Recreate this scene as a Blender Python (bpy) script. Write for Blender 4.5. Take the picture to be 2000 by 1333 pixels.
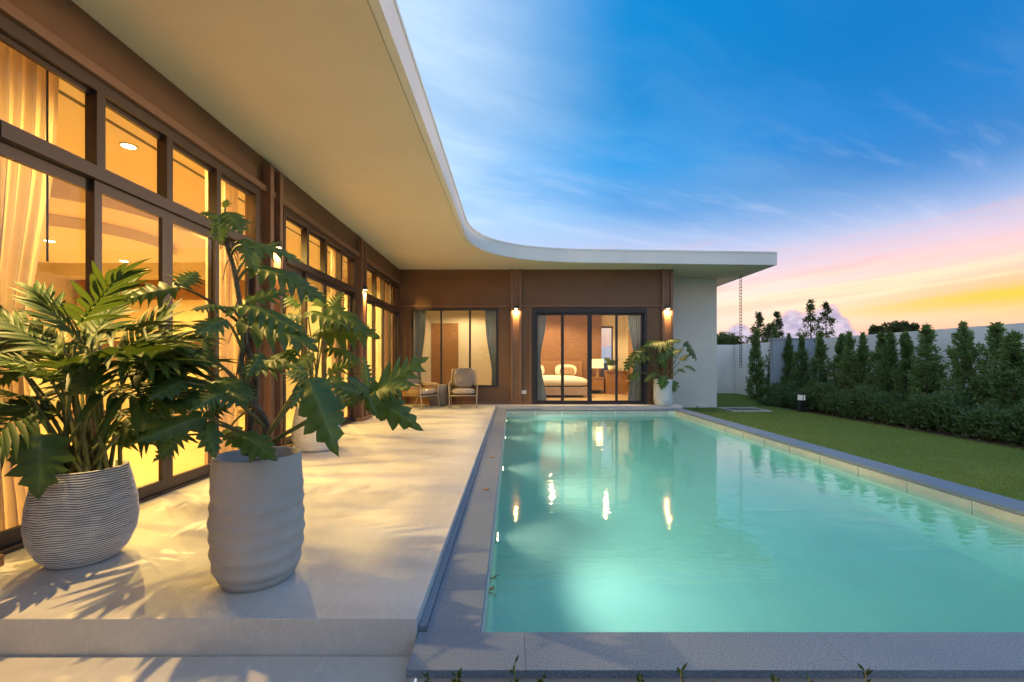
import bpy, bmesh, math, random
import numpy as np
from mathutils import Vector, Matrix

for o in list(bpy.data.objects):
    bpy.data.objects.remove(o)
SC = bpy.context.scene
COL = SC.collection
R = math.radians

def lin(r, g, b):
    f = lambda c: c / 12.92 if c <= 0.04045 else ((c + 0.055) / 1.055) ** 2.4
    return (f(r / 255), f(g / 255), f(b / 255), 1.0)

# ------------------------------------------------------------------ camera
CAM_H = 1.05
cam_d = bpy.data.cameras.new('camera'); cam = bpy.data.objects.new('camera', cam_d); COL.objects.link(cam)
cam.location = (0, 0, CAM_H); cam.rotation_euler = (R(90), 0, 0)
cam_d.sensor_width = 36; cam_d.lens = 16.0; cam_d.shift_y = 0.02025
cam_d.clip_start = 0.05; cam_d.clip_end = 3000
SC.camera = cam
F = 889.0
def P(x, y, Y):
    """point seen at photo pixel (x, y) at distance Y in front of the camera"""
    return Vector(((x - 1000) / F * Y, Y, CAM_H - (y - 707) / F * Y))

# ------------------------------------------------------------------ node helper
class E:
    """a node socket with arithmetic"""
    def __init__(s, nt, sock): s.nt, s.s = nt, sock
    def _m(s, op, *a, clamp=False):
        n = s.nt.nodes.new('ShaderNodeMath'); n.operation = op; n.use_clamp = clamp
        for i, v in enumerate((s,) + a):
            if isinstance(v, E): s.nt.links.new(v.s, n.inputs[i])
            else: n.inputs[i].default_value = v
        return E(s.nt, n.outputs[0])
    def __add__(s, o): return s._m('ADD', o)
    def __sub__(s, o): return s._m('SUBTRACT', o)
    def __mul__(s, o): return s._m('MULTIPLY', o)
    def __truediv__(s, o): return s._m('DIVIDE', o)
    def __pow__(s, o): return s._m('POWER', o)
    __radd__ = __add__; __rmul__ = __mul__
    def clamp(s): return s._m('ADD', 0.0, clamp=True)
    def exp(s): return s._m('EXPONENT')
    def sq(s): return s._m('MULTIPLY', s)
    def asin(s): return s._m('ARCSINE')
    def atan2(s, o): return s._m('ARCTAN2', o)
    def smooth(s, a, b):
        n = s.nt.nodes.new('ShaderNodeMapRange'); n.interpolation_type = 'SMOOTHSTEP'
        s.nt.links.new(s.s, n.inputs[0]); n.inputs[1].default_value = a; n.inputs[2].default_value = b
        return E(s.nt, n.outputs[0])
def gauss(x, c, w): return (((x - c) / w).sq() * -1.0).exp()
def vec(nt, x, y, z):
    n = nt.nodes.new('ShaderNodeCombineXYZ')
    for i, v in enumerate((x, y, z)):
        if isinstance(v, E): nt.links.new(v.s, n.inputs[i])
        else: n.inputs[i].default_value = v
    return E(nt, n.outputs[0])
def noise(nt, v, scale, detail=4, rough=0.55, out=0):
    n = nt.nodes.new('ShaderNodeTexNoise'); n.inputs['Scale'].default_value = scale
    n.inputs['Detail'].default_value = detail; n.inputs['Roughness'].default_value = rough
    if v is not None: nt.links.new(v.s, n.inputs['Vector'])
    return E(nt, n.outputs[out])
def mix(nt, f, a, b, mode='MIX'):
    n = nt.nodes.new('ShaderNodeMix'); n.data_type = 'RGBA'; n.blend_type = mode
    for i, v in ((0, f), (6, a), (7, b)):
        if isinstance(v, E): nt.links.new(v.s, n.inputs[i])
        else: n.inputs[i].default_value = v if i == 0 else tuple(v)
    return E(nt, n.outputs[2])
def ramp(nt, f, stops, interp='LINEAR'):
    n = nt.nodes.new('ShaderNodeValToRGB'); n.color_ramp.interpolation = interp
    el = n.color_ramp.elements
    while len(el) < len(stops): el.new(0.5)
    for e, (p, c) in zip(el, stops): e.position = p; e.color = c
    nt.links.new(f.s, n.inputs[0]); return E(nt, n.outputs[0])

# ------------------------------------------------------------------ world: dusk sky
SUN_AZ, SUN_EL = R(52), R(2.5)      # azimuth clockwise from +Y, seen to the right
world = bpy.data.worlds.new('World'); SC.world = world; world.use_nodes = True
wt = world.node_tree; wt.nodes.clear()
tc = wt.nodes.new('ShaderNodeTexCoord'); sp = wt.nodes.new('ShaderNodeSeparateXYZ')
wt.links.new(tc.outputs['Generated'], sp.inputs[0])
dx, dy, dz = (E(wt, sp.outputs[i]) for i in range(3))
el = dz.asin() * (180 / math.pi); az = dx.atan2(dy) * (180 / math.pi)
eln = (el / 60.0).clamp()
def k_(c, k): return tuple(v * k for v in c[:3]) + (1.0,)
base = ramp(wt, eln, [(0.0, lin(214, 172, 180)), (0.06, lin(238, 206, 192)), (0.13, lin(236, 216, 220)),
                      (0.185, lin(200, 196, 222)), (0.24, lin(158, 182, 222)), (0.30, lin(108, 168, 222)), (0.38, lin(50, 152, 220)),
                      (0.48, lin(0, 132, 200)), (0.62, lin(0, 130, 200)), (0.8, lin(0, 128, 202)), (1.0, lin(8, 130, 204))])
saz = math.degrees(SUN_AZ)
daz = az - saz
c = base
# deeper blue towards the right of the upper sky
c = mix(wt, az.smooth(4.0, 42.0) * el.smooth(11.0, 20.0) * az.smooth(120.0, 70.0) * 0.80, c, lin(0, 108, 182))
# cirrus veil: streaks drawn out along one direction of a high flat layer, thickest to the left; sky out of view whitened for ambient light
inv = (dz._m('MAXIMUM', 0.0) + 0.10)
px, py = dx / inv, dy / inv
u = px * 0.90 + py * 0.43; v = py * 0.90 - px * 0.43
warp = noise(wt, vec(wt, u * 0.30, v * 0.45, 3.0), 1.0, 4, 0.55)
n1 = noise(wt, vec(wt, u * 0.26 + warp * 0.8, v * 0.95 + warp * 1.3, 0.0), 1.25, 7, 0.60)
side = (az.smooth(16.0, -13.0) + az.smooth(80.0, 130.0)).clamp()  # beyond the frame, left and behind, the white is added as fill light
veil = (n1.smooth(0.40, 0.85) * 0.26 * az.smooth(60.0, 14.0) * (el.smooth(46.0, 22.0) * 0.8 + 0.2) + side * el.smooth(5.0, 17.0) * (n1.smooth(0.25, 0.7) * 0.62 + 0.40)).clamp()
veil = (veil + el.smooth(42.0, 70.0) * 0.4 * n1.smooth(0.3, 0.6)).clamp()  # unseen overhead veil, added to raise the ambient light
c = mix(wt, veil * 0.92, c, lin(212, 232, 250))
# darker blue bands drifting across
n2 = noise(wt, vec(wt, u * 0.20 + 7.0, v * 0.95 + 2.0, 4.0), 1.0, 5, 0.55)
dark = n2.smooth(0.47, 0.66) * gauss(el, 20.5, 6.0)
c = mix(wt, dark * 0.72, c, lin(34, 128, 204))
# fine ripples in the veil
n5 = noise(wt, vec(wt, u * 1.1 + warp, v * 5.0 + warp * 2.0, 8.0), 1.6, 5, 0.6)
c = mix(wt, n5.smooth(0.50, 0.75) * 0.14 * gauss(el, 16.0, 8.0), c, lin(226, 226, 242))
# sunset: bright cream low over the horizon, yellow to the right
cream = gauss(daz, -16.0, 24.0) * gauss(el, 6.0, 2.9)
c = mix(wt, cream * 0.90, c, k_(lin(252, 226, 206), 0.95))
pinkband = gauss(daz, 2.0, 30.0) * gauss(el, 9.8, 2.0)
n3 = noise(wt, vec(wt, az * 0.030, (el - az * 0.11) * 0.40, 1.7), 1.0, 6, 0.62)
c = mix(wt, pinkband * 0.9 * (n3.smooth(0.35, 0.65) * 0.7 + 0.3), c, lin(236, 166, 158))
glow = gauss(daz, 0.0, 15.0) * gauss(el, 5.6, 3.2)
c = mix(wt, glow * 0.85, c, k_(lin(250, 172, 110), 0.92))
low = n3.smooth(0.50, 0.64) * gauss(el, 8.2, 4.6)
c = mix(wt, low * 0.62, c, lin(232, 174, 158))
n4 = noise(wt, vec(wt, az * 0.022, (el - az * 0.10) * 0.62, 9.3), 1.0, 5, 0.55)
brt = n4.smooth(0.46, 0.62) * gauss(el, 6.8, 2.3) * gauss(daz, -6.0, 26.0)
c = mix(wt, brt * 0.6, c, k_(lin(255, 228, 186), 1.0))
yel = gauss(daz, 0.0, 15.0) * gauss(el - az * 0.06 + (n3 - 0.5) * 3.0, 2.6, 0.9)
c = mix(wt, yel * 0.9, c, k_(lin(255, 194, 48), 0.95))
hz_ = el.smooth(4.4, 2.6) * gauss(daz, 0.0, 40.0)
c = mix(wt, hz_ * 0.85, c, lin(232, 170, 150))
# cumulus bank on the horizon, its height a bumpy curve of the azimuth
nb = noise(wt, vec(wt, az * 0.42, el * 0.55, 0.0), 1.0, 7, 0.60)
nc = noise(wt, vec(wt, az * 0.05, 11.0, 2.0), 1.0, 2, 0.5)
top = gauss(az, 26.4, 1.6) * 2.7 + gauss(az, 31.2, 2.0) * 3.2 + gauss(az, 35.0, 2.2) * 3.7 + nc * 1.0 + 1.6
hgt = top + (nb - 0.5) * 3.0 - el
cum = hgt.smooth(0.0, 0.16)
rim = hgt.smooth(0.9, 0.05)
shade = noise(wt, vec(wt, az * 0.8, el * 1.0, 5.0), 1.0, 6, 0.62)
cc = mix(wt, shade.smooth(0.36, 0.62), lin(152, 152, 188), lin(194, 186, 212))
cc = mix(wt, rim * 0.6, cc, lin(240, 190, 176))
cc = mix(wt, el.smooth(3.2, 1.0), cc, lin(176, 186, 212))
c = mix(wt, cum * 0.93, c, cc)
sky = wt.nodes.new('ShaderNodeTexSky'); sky.sky_type = 'NISHITA'; sky.sun_disc = False
sky.sun_elevation = SUN_EL; sky.sun_rotation = SUN_AZ
ns = mix(wt, 1.0, E(wt, sky.outputs[0]), (0.006, 0.006, 0.006, 1), 'MULTIPLY')
c = mix(wt, 1.0, c, ns, 'ADD')
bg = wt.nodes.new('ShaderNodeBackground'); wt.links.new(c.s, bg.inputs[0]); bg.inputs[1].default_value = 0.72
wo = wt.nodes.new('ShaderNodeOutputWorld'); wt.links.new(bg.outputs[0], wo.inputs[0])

sun_d = bpy.data.lights.new('sun', 'SUN'); sun = bpy.data.objects.new('sun', sun_d); COL.objects.link(sun)
sun_d.energy = 0.8; sun_d.angle = R(6); sun_d.color = (1.0, 0.66, 0.36)
sd = Vector((math.sin(SUN_AZ) * math.cos(SUN_EL), math.cos(SUN_AZ) * math.cos(SUN_EL), math.sin(SUN_EL)))
sun.rotation_euler = (-sd).to_track_quat('-Z', 'Y').to_euler(); sun.location = (30, 30, 20)

vs = SC.view_settings; vs.view_transform = 'Standard'; vs.look = 'None'; vs.exposure = 0.8; vs.gamma = 1.0
cy = SC.cycles
cy.use_denoising = True
try: cy.denoiser = 'OPENIMAGEDENOISE'
except Exception: pass
cy.max_bounces = 9; cy.diffuse_bounces = 4; cy.glossy_bounces = 4; cy.transmission_bounces = 6
cy.transparent_max_bounces = 20; cy.volume_bounces = 1
cy.sample_clamp_indirect = 4.0; cy.caustics_reflective = False; cy.caustics_refractive = True
cy.use_adaptive_sampling = True; cy.adaptive_threshold = 0.02

# ------------------------------------------------------------------ materials
MATS = {}
def new_mat(name):
    m = bpy.data.materials.new(name); m.use_nodes = True
    nt = m.node_tree; b = nt.nodes['Principled BSDF']; MATS[name] = m
    return m, nt, b
def objco(nt):
    n = nt.nodes.new('ShaderNodeTexCoord'); return E(nt, n.outputs['Object'])
def poscoord(nt):
    n = nt.nodes.new('ShaderNodeNewGeometry'); return E(nt, n.outputs['Position'])
def scaled(nt, v, s):
    n = nt.nodes.new('ShaderNodeMapping'); n.inputs['Scale'].default_value = s
    nt.links.new(v.s, n.inputs[0]); return E(nt, n.outputs[0])
def bump(nt, b, h, strength, dist=0.01):
    n = nt.nodes.new('ShaderNodeBump'); n.inputs['Strength'].default_value = strength
    n.inputs['Distance'].default_value = dist; nt.links.new(h.s, n.inputs['Height'])
    nt.links.new(n.outputs[0], b.inputs['Normal'])
def setc(nt, b, c):
    if isinstance(c, E): nt.links.new(c.s, b.inputs['Base Color'])
    else: b.inputs['Base Color'].default_value = c
def plain(name, a, bcol, scale=6.0, rough=0.6, bs=0.15, bscale=120.0, metal=0.0, stretch=(1, 1, 1), bdist=0.004, spec=0.5):
    """two close tones in soft patches, fine relief"""
    m, nt, b = new_mat(name)
    p = scaled(nt, poscoord(nt), stretch)
    f = noise(nt, p, scale, 5, 0.6).smooth(0.3, 0.7)
    setc(nt, b, mix(nt, f, a + (1,), bcol + (1,)))
    b.inputs['Roughness'].default_value = rough; b.inputs['Metallic'].default_value = metal
    b.inputs['Specular IOR Level'].default_value = spec
    if bs: bump(nt, b, noise(nt, p, bscale, 3, 0.6), bs, bdist)
    return m
plain('brown_wall', (0.165, 0.080, 0.040), (0.185, 0.092, 0.047), 2.0, 0.62, 0.25, 260)
plain('brown_trim', (0.21, 0.108, 0.066), (0.235, 0.122, 0.075), 3.0, 0.5, 0.1, 200)
plain('soffit', (0.75, 0.68, 0.56), (0.79, 0.72, 0.60), 1.2, 0.8, 0.1, 150)
plain('fascia', (0.74, 0.75, 0.76), (0.82, 0.82, 0.82), 0.9, 0.6, 0.1, 150, stretch=(1, 1, 0.25))
plain('white_wall', (0.74, 0.72, 0.68), (0.80, 0.78, 0.74), 1.4, 0.8, 0.2, 180)
plain('compound_wall', (0.72, 0.73, 0.73), (0.84, 0.84, 0.83), 1.3, 0.85, 0.25, 140, stretch=(1, 1, 0.35))
plain('bluegrey_wall', (0.30, 0.35, 0.42), (0.34, 0.39, 0.46), 1.0, 0.8, 0.2, 140)
plain('frame', (0.050, 0.030, 0.026), (0.062, 0.038, 0.033), 5.0, 0.42, 0.05, 300)
plain('frame_dark', (0.020, 0.017, 0.022), (0.028, 0.023, 0.028), 5.0, 0.42, 0.05, 300)
plain('cream_paint', (0.74, 0.66, 0.52), (0.78, 0.70, 0.56), 1.0, 0.8, 0.08, 150)
plain('cabinet', (0.66, 0.52, 0.34), (0.70, 0.56, 0.38), 3.0, 0.35, 0.0, stretch=(6, 6, 0.6))
plain('wood', (0.26, 0.13, 0.055), (0.36, 0.19, 0.085), 5.0, 0.45, 0.1, 90, stretch=(1, 6, 8))
plain('wood_floor', (0.52, 0.36, 0.20), (0.60, 0.43, 0.26), 3.0, 0.35, 0.05, 90, stretch=(0.4, 4, 1))
plain('soil', (0.028, 0.017, 0.012), (0.055, 0.034, 0.022), 30.0, 0.95, 1.0, 60, bdist=0.03)
plain('black_metal', (0.018, 0.018, 0.022), (0.026, 0.026, 0.03), 8.0, 0.4, 0.05, 200)
plain('dark_metal', (0.035, 0.03, 0.027), (0.055, 0.05, 0.045), 20.0, 0.45, 0.0, metal=0.3)
plain('white_plastic', (0.72, 0.72, 0.70), (0.76, 0.76, 0.74), 8.0, 0.4, 0.0)
plain('linen', (0.78, 0.74, 0.66), (0.82, 0.78, 0.70), 8.0, 0.85, 0.3, 300)
plain('linen_brown', (0.34, 0.22, 0.14), (0.40, 0.27, 0.17), 9.0, 0.85, 0.4, 350)
plain('upholstery', (0.42, 0.33, 0.27), (0.47, 0.37, 0.30), 9.0, 0.85, 0.4, 350)
plain('concrete_pale', (0.48, 0.48, 0.46), (0.58, 0.57, 0.55), 5.0, 0.85, 0.3, 90)
plain('concrete_grey', (0.24, 0.27, 0.31), (0.30, 0.33, 0.37), 5.0, 0.8, 0.2, 90)
plain('table_stone', (0.16, 0.16, 0.17), (0.21, 0.21, 0.22), 6.0, 0.6, 0.2, 120)
plain('stem', (0.10, 0.14, 0.035), (0.17, 0.16, 0.06), 20.0, 0.5, 0.2, 80)
plain('bark', (0.075, 0.052, 0.036), (0.15, 0.11, 0.08), 25.0, 0.9, 0.8, 50, stretch=(1, 1, 0.3), bdist=0.02)
plain('bark_grey', (0.16, 0.13, 0.11), (0.30, 0.26, 0.22), 30.0, 0.85, 0.8, 60, stretch=(1, 1, 0.4), bdist=0.02)
plain('bark_mid', (0.07, 0.065, 0.035), (0.17, 0.14, 0.09), 30.0, 0.85, 0.8, 60, stretch=(1, 1, 0.4), bdist=0.02)
plain('rope', (0.27, 0.17, 0.085), (0.36, 0.24, 0.13), 60.0, 0.7, 0.5, 200)
plain('chair_metal', (0.46, 0.40, 0.33), (0.52, 0.46, 0.39), 10.0, 0.4, 0.0)
plain('gravel', (0.10, 0.10, 0.105), (0.26, 0.26, 0.26), 60.0, 0.9, 1.0, 90, bdist=0.02)
plain('pool_tile', (0.50, 0.50, 0.47), (0.58, 0.57, 0.53), 4.0, 0.5, 0.15, 90)
plain('pool_plaster', (0.70, 0.76, 0.72), (0.76, 0.82, 0.77), 3.0, 0.6, 0.1, 60)
plain('pebble_dark', (0.12, 0.05, 0.03), (0.42, 0.22, 0.10), 55.0, 0.7, 0.8, 55, bdist=0.02)
plain('leaf_dry', (0.24, 0.13, 0.03), (0.36, 0.22, 0.05), 30.0, 0.7, 0.2, 90)

def mat_terrace():
    m, nt, b = new_mat('terrace_stone')
    p = poscoord(nt)
    f = noise(nt, scaled(nt, p, (0.55, 2.2, 1)), 1.5, 6, 0.62).smooth(0.3, 0.72)
    f2 = noise(nt, scaled(nt, p, (2.4, 0.5, 1)), 2.6, 6, 0.7)
    c = mix(nt, f, (0.53, 0.515, 0.50, 1), (0.67, 0.65, 0.625, 1))
    vein = gauss(f2, 0.5, 0.008)
    c = mix(nt, vein * 0.35, c, (0.80, 0.78, 0.76, 1))
    c = mix(nt, noise(nt, p, 160, 2).smooth(0.6, 0.8) * 0.12, c, (0.30, 0.28, 0.27, 1))
    setc(nt, b, c)
    nt.links.new((f * 0.14 + 0.38).s, b.inputs['Roughness'])
    bump(nt, b, noise(nt, p, 70, 4, 0.6) + f * 0.4, 0.10, 0.004)
mat_terrace()
def mat_granite():
    m, nt, b = new_mat('granite')
    p = poscoord(nt)
    oi = nt.nodes.new('ShaderNodeObjectInfo')
    sp1 = noise(nt, p, 150, 3, 0.7)
    c = mix(nt, sp1.smooth(0.36, 0.62), (0.110, 0.145, 0.205, 1), (0.25, 0.305, 0.39, 1))
    c = mix(nt, noise(nt, p, 2.2, 4).smooth(0.3, 0.75) * 0.4, c, (0.15, 0.19, 0.25, 1))
    c = mix(nt, E(nt, oi.outputs['Random']) * 0.12, c, (0.24, 0.30, 0.38, 1))
    setc(nt, b, c); b.inputs['Roughness'].default_value = 0.62
    bump(nt, b, sp1, 0.35, 0.004)
mat_granite()
def mat_pot(name, a, c2, speck, sc=220):
    m, nt, b = new_mat(name)
    p = objco(nt)
    c = mix(nt, noise(nt, p, 4, 4).smooth(0.3, 0.7), a + (1,), c2 + (1,))
    s = noise(nt, p, sc, 2, 0.6)
    c = mix(nt, s.smooth(0.58, 0.72) * 0.55, c, speck + (1,))
    setc(nt, b, c); b.inputs['Roughness'].default_value = 0.8
    bump(nt, b, s, 0.4, 0.003)
mat_pot('pot_taupe', (0.43, 0.395, 0.37), (0.50, 0.46, 0.43), (0.52, 0.50, 0.49))
mat_pot('pot_white', (0.62, 0.63, 0.65), (0.70, 0.70, 0.71), (0.50, 0.50, 0.52))
def mat_ribbed():
    m, nt, b = new_mat('pot_ribbed')
    p = objco(nt)
    at = nt.nodes.new('ShaderNodeAttribute'); at.attribute_name = 'ridge'
    r = E(nt, at.outputs['Fac'])
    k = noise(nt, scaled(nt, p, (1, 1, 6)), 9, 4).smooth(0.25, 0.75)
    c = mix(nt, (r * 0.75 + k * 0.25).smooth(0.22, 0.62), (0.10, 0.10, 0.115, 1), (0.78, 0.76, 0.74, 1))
    setc(nt, b, c); b.inputs['Roughness'].default_value = 0.8
    bump(nt, b, noise(nt, p, 150, 3), 0.4, 0.003)
mat_ribbed()
def mat_leaf(name, dark, light, rib=None, rough=0.38, trans=0.25, yellow=None):
    m, nt, b = new_mat(name)
    oi = nt.nodes.new('ShaderNodeObjectInfo')
    geo = nt.nodes.new('ShaderNodeNewGeometry')
    rnd = E(nt, oi.outputs['Random']); isl = E(nt, geo.outputs['Random Per Island'])
    k = (rnd * 0.5 + isl * 0.35 + noise(nt, poscoord(nt), 9, 3) * 0.5 - 0.2).clamp()
    c = mix(nt, k, dark + (1,), light + (1,))
    if yellow: c = mix(nt, (isl.smooth(0.86, 1.0) + noise(nt, poscoord(nt), 1.1, 4).smooth(0.50, 0.75) * 0.3).clamp() * 0.7, c, yellow + (1,))
    if rib:
        at = nt.nodes.new('ShaderNodeAttribute'); at.attribute_name = 'rib'
        c = mix(nt, E(nt, at.outputs['Fac']) * 0.6, c, rib + (1,))
    setc(nt, b, c); b.inputs['Roughness'].default_value = rough
    tr = nt.nodes.new('ShaderNodeBsdfTranslucent')
    tcol = mix(nt, 0.5, c, (0.20, 0.30, 0.02, 1)); nt.links.new(tcol.s, tr.inputs[0])
    ms = nt.nodes.new('ShaderNodeMixShader'); ms.inputs[0].default_value = trans
    nt.links.new(b.outputs[0], ms.inputs[1]); nt.links.new(tr.outputs[0], ms.inputs[2])
    nt.links.new(ms.outputs[0], nt.nodes['Material Output'].inputs[0])
mat_leaf('leaf_palm', (0.016, 0.050, 0.014), (0.050, 0.105, 0.026), (0.13, 0.19, 0.05), 0.5)
mat_leaf('leaf_lobed', (0.026, 0.068, 0.014), (0.070, 0.145, 0.028), (0.15, 0.22, 0.07), 0.48)
mat_leaf('leaf_conifer', (0.085, 0.155, 0.058), (0.250, 0.340, 0.130), None, 0.6, 0.42)
mat_leaf('leaf_hedge', (0.060, 0.130, 0.062), (0.215, 0.320, 0.165), None, 0.5, 0.40, (0.10, 0.16, 0.06))
mat_leaf('leaf_far', (0.045, 0.065, 0.035), (0.120, 0.120, 0.060), None, 0.7, 0.5)
mat_leaf('grass_blade', (0.150, 0.245, 0.038), (0.245, 0.335, 0.075), None, 0.6, 0.35, (0.16, 0.15, 0.05))
def mat_lawn():
    m, nt, b = new_mat('lawn_ground')
    p = poscoord(nt)
    c = mix(nt, noise(nt, p, 1.3, 5).smooth(0.3, 0.7), (0.110, 0.200, 0.040, 1), (0.165, 0.225, 0.058, 1))
    c = mix(nt, noise(nt, p, 26, 4).smooth(0.5, 0.7) * 0.5, c, (0.055, 0.050, 0.018, 1))
    setc(nt, b, c); b.inputs['Roughness'].default_value = 0.95
    bump(nt, b, noise(nt, p, 60, 4), 0.8, 0.02)
mat_lawn()
def mat_glass():
    m, nt, b = new_mat('glass'); nt.nodes.remove(b)
    t = nt.nodes.new('ShaderNodeBsdfTransparent'); t.inputs[0].default_value = (0.95, 0.96, 0.95, 1)
    g = nt.nodes.new('ShaderNodeBsdfGlossy'); g.inputs['Roughness'].default_value = 0.0
    lw = nt.nodes.new('ShaderNodeLayerWeight'); lw.inputs[0].default_value = 0.5      # facing = 1 - |cos|
    fr = (E(nt, lw.outputs['Facing']) ** 5.0) * 0.90 + 0.035
    ms = nt.nodes.new('ShaderNodeMixShader')
    nt.links.new(fr.s, ms.inputs[0]); nt.links.new(t.outputs[0], ms.inputs[1]); nt.links.new(g.outputs[0], ms.inputs[2])
    nt.links.new(ms.outputs[0], nt.nodes['Material Output'].inputs[0])
mat_glass()
def mat_cloth(name, a, c2, trans):
    m, nt, b = new_mat(name)
    c = mix(nt, noise(nt, scaled(nt, poscoord(nt), (1, 1, .1)), 6, 4).smooth(.3, .7), a + (1,), c2 + (1,))
    setc(nt, b, c); b.inputs['Roughness'].default_value = .9
    tr = nt.nodes.new('ShaderNodeBsdfTranslucent'); nt.links.new(c.s, tr.inputs[0])
    ms = nt.nodes.new('ShaderNodeMixShader'); ms.inputs[0].default_value = trans
    nt.links.new(b.outputs[0], ms.inputs[1]); nt.links.new(tr.outputs[0], ms.inputs[2])
    nt.links.new(ms.outputs[0], nt.nodes['Material Output'].inputs[0])
mat_cloth('curtain_cream', (0.66, 0.52, 0.42), (0.74, 0.60, 0.48), .6)
mat_cloth('curtain_grey', (0.24, 0.29, 0.32), (0.31, 0.36, 0.39), .2)
def mat_water():
    m, nt, b = new_mat('water'); nt.nodes.remove(b)
    g = nt.nodes.new('ShaderNodeBsdfGlass'); g.inputs['IOR'].default_value = 1.33; g.inputs['Roughness'].default_value = 0.03
    g.inputs[0].default_value = (1, 1, 1, 1)
    p = poscoord(nt)
    w = noise(nt, p, 1.3, 2, 0.5) * 0.22 + noise(nt, scaled(nt, p, (0.42, 1.0, 1)), 9.0, 2, 0.5) * 0.21 + noise(nt, scaled(nt, p, (0.5, 1.0, 1)), 21.0, 1, 0.5) * 0.06
    bn = nt.nodes.new('ShaderNodeBump'); bn.inputs['Strength'].default_value = 1.0; bn.inputs['Distance'].default_value = WAVE
    nt.links.new(w.s, bn.inputs['Height']); nt.links.new(bn.outputs[0], g.inputs['Normal'])
    va = nt.nodes.new('ShaderNodeVolumeAbsorption'); va.inputs['Color'].default_value = (0.03, 0.765, 0.775, 1); va.inputs['Density'].default_value = 0.38
    vsn = nt.nodes.new('ShaderNodeVolumeScatter'); vsn.inputs['Color'].default_value = (0.75, 0.97, 0.9, 1); vsn.inputs['Density'].default_value = 0.10
    vsn.inputs['Anisotropy'].default_value = 0.3
    ad = nt.nodes.new('ShaderNodeAddShader'); nt.links.new(va.outputs[0], ad.inputs[0]); nt.links.new(vsn.outputs[0], ad.inputs[1])
    o = nt.nodes['Material Output']; nt.links.new(g.outputs[0], o.inputs[0]); nt.links.new(ad.outputs[0], o.inputs[1])
WAVE = 0.012
mat_water()
def mat_emit(name, col, s):
    m, nt, b = new_mat(name); nt.nodes.remove(b)
    e = nt.nodes.new('ShaderNodeEmission'); e.inputs[0].default_value = col + (1,); e.inputs[1].default_value = s
    nt.links.new(e.outputs[0], nt.nodes['Material Output'].inputs[0])
WARM = (1.0, 0.64, 0.15)
SCONCE = (1.0, 0.62, 0.20)
mat_emit('lamp_face', (1.0, 0.74, 0.34), 9.0)
mat_emit('pool_lamp_face', (1.0, 0.90, 0.55), 8.0)
mat_emit('shade_glow', (1.0, 0.68, 0.26), 1.3)
mat_emit('bollard_lens', (0.85, 0.92, 1.0), 0.2)
def mat_plasticwrap(name, a, c2):
    m, nt, b = new_mat(name)
    p = objco(nt)
    cr = noise(nt, p, 6, 4, 0.6)
    c = mix(nt, noise(nt, p, 6, 3).smooth(0.3, 0.7), a + (1,), c2 + (1,))
    setc(nt, b, c); b.inputs['Roughness'].default_value = 0.6
    b.inputs['Coat Weight'].default_value = 1.0; b.inputs['Coat Roughness'].default_value = 0.08
    bump(nt, b, cr, 1.0, 0.05)
    nd = [n for n in nt.nodes if n.type == 'BUMP'][0]; nt.links.new(nd.outputs[0], b.inputs['Coat Normal'])
mat_plasticwrap('wrapped_cushion', (0.17, 0.14, 0.14), (0.22, 0.18, 0.175))
mat_plasticwrap('seat_cushion', (0.36, 0.30, 0.26), (0.42, 0.36, 0.31))
M = MATS

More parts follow.
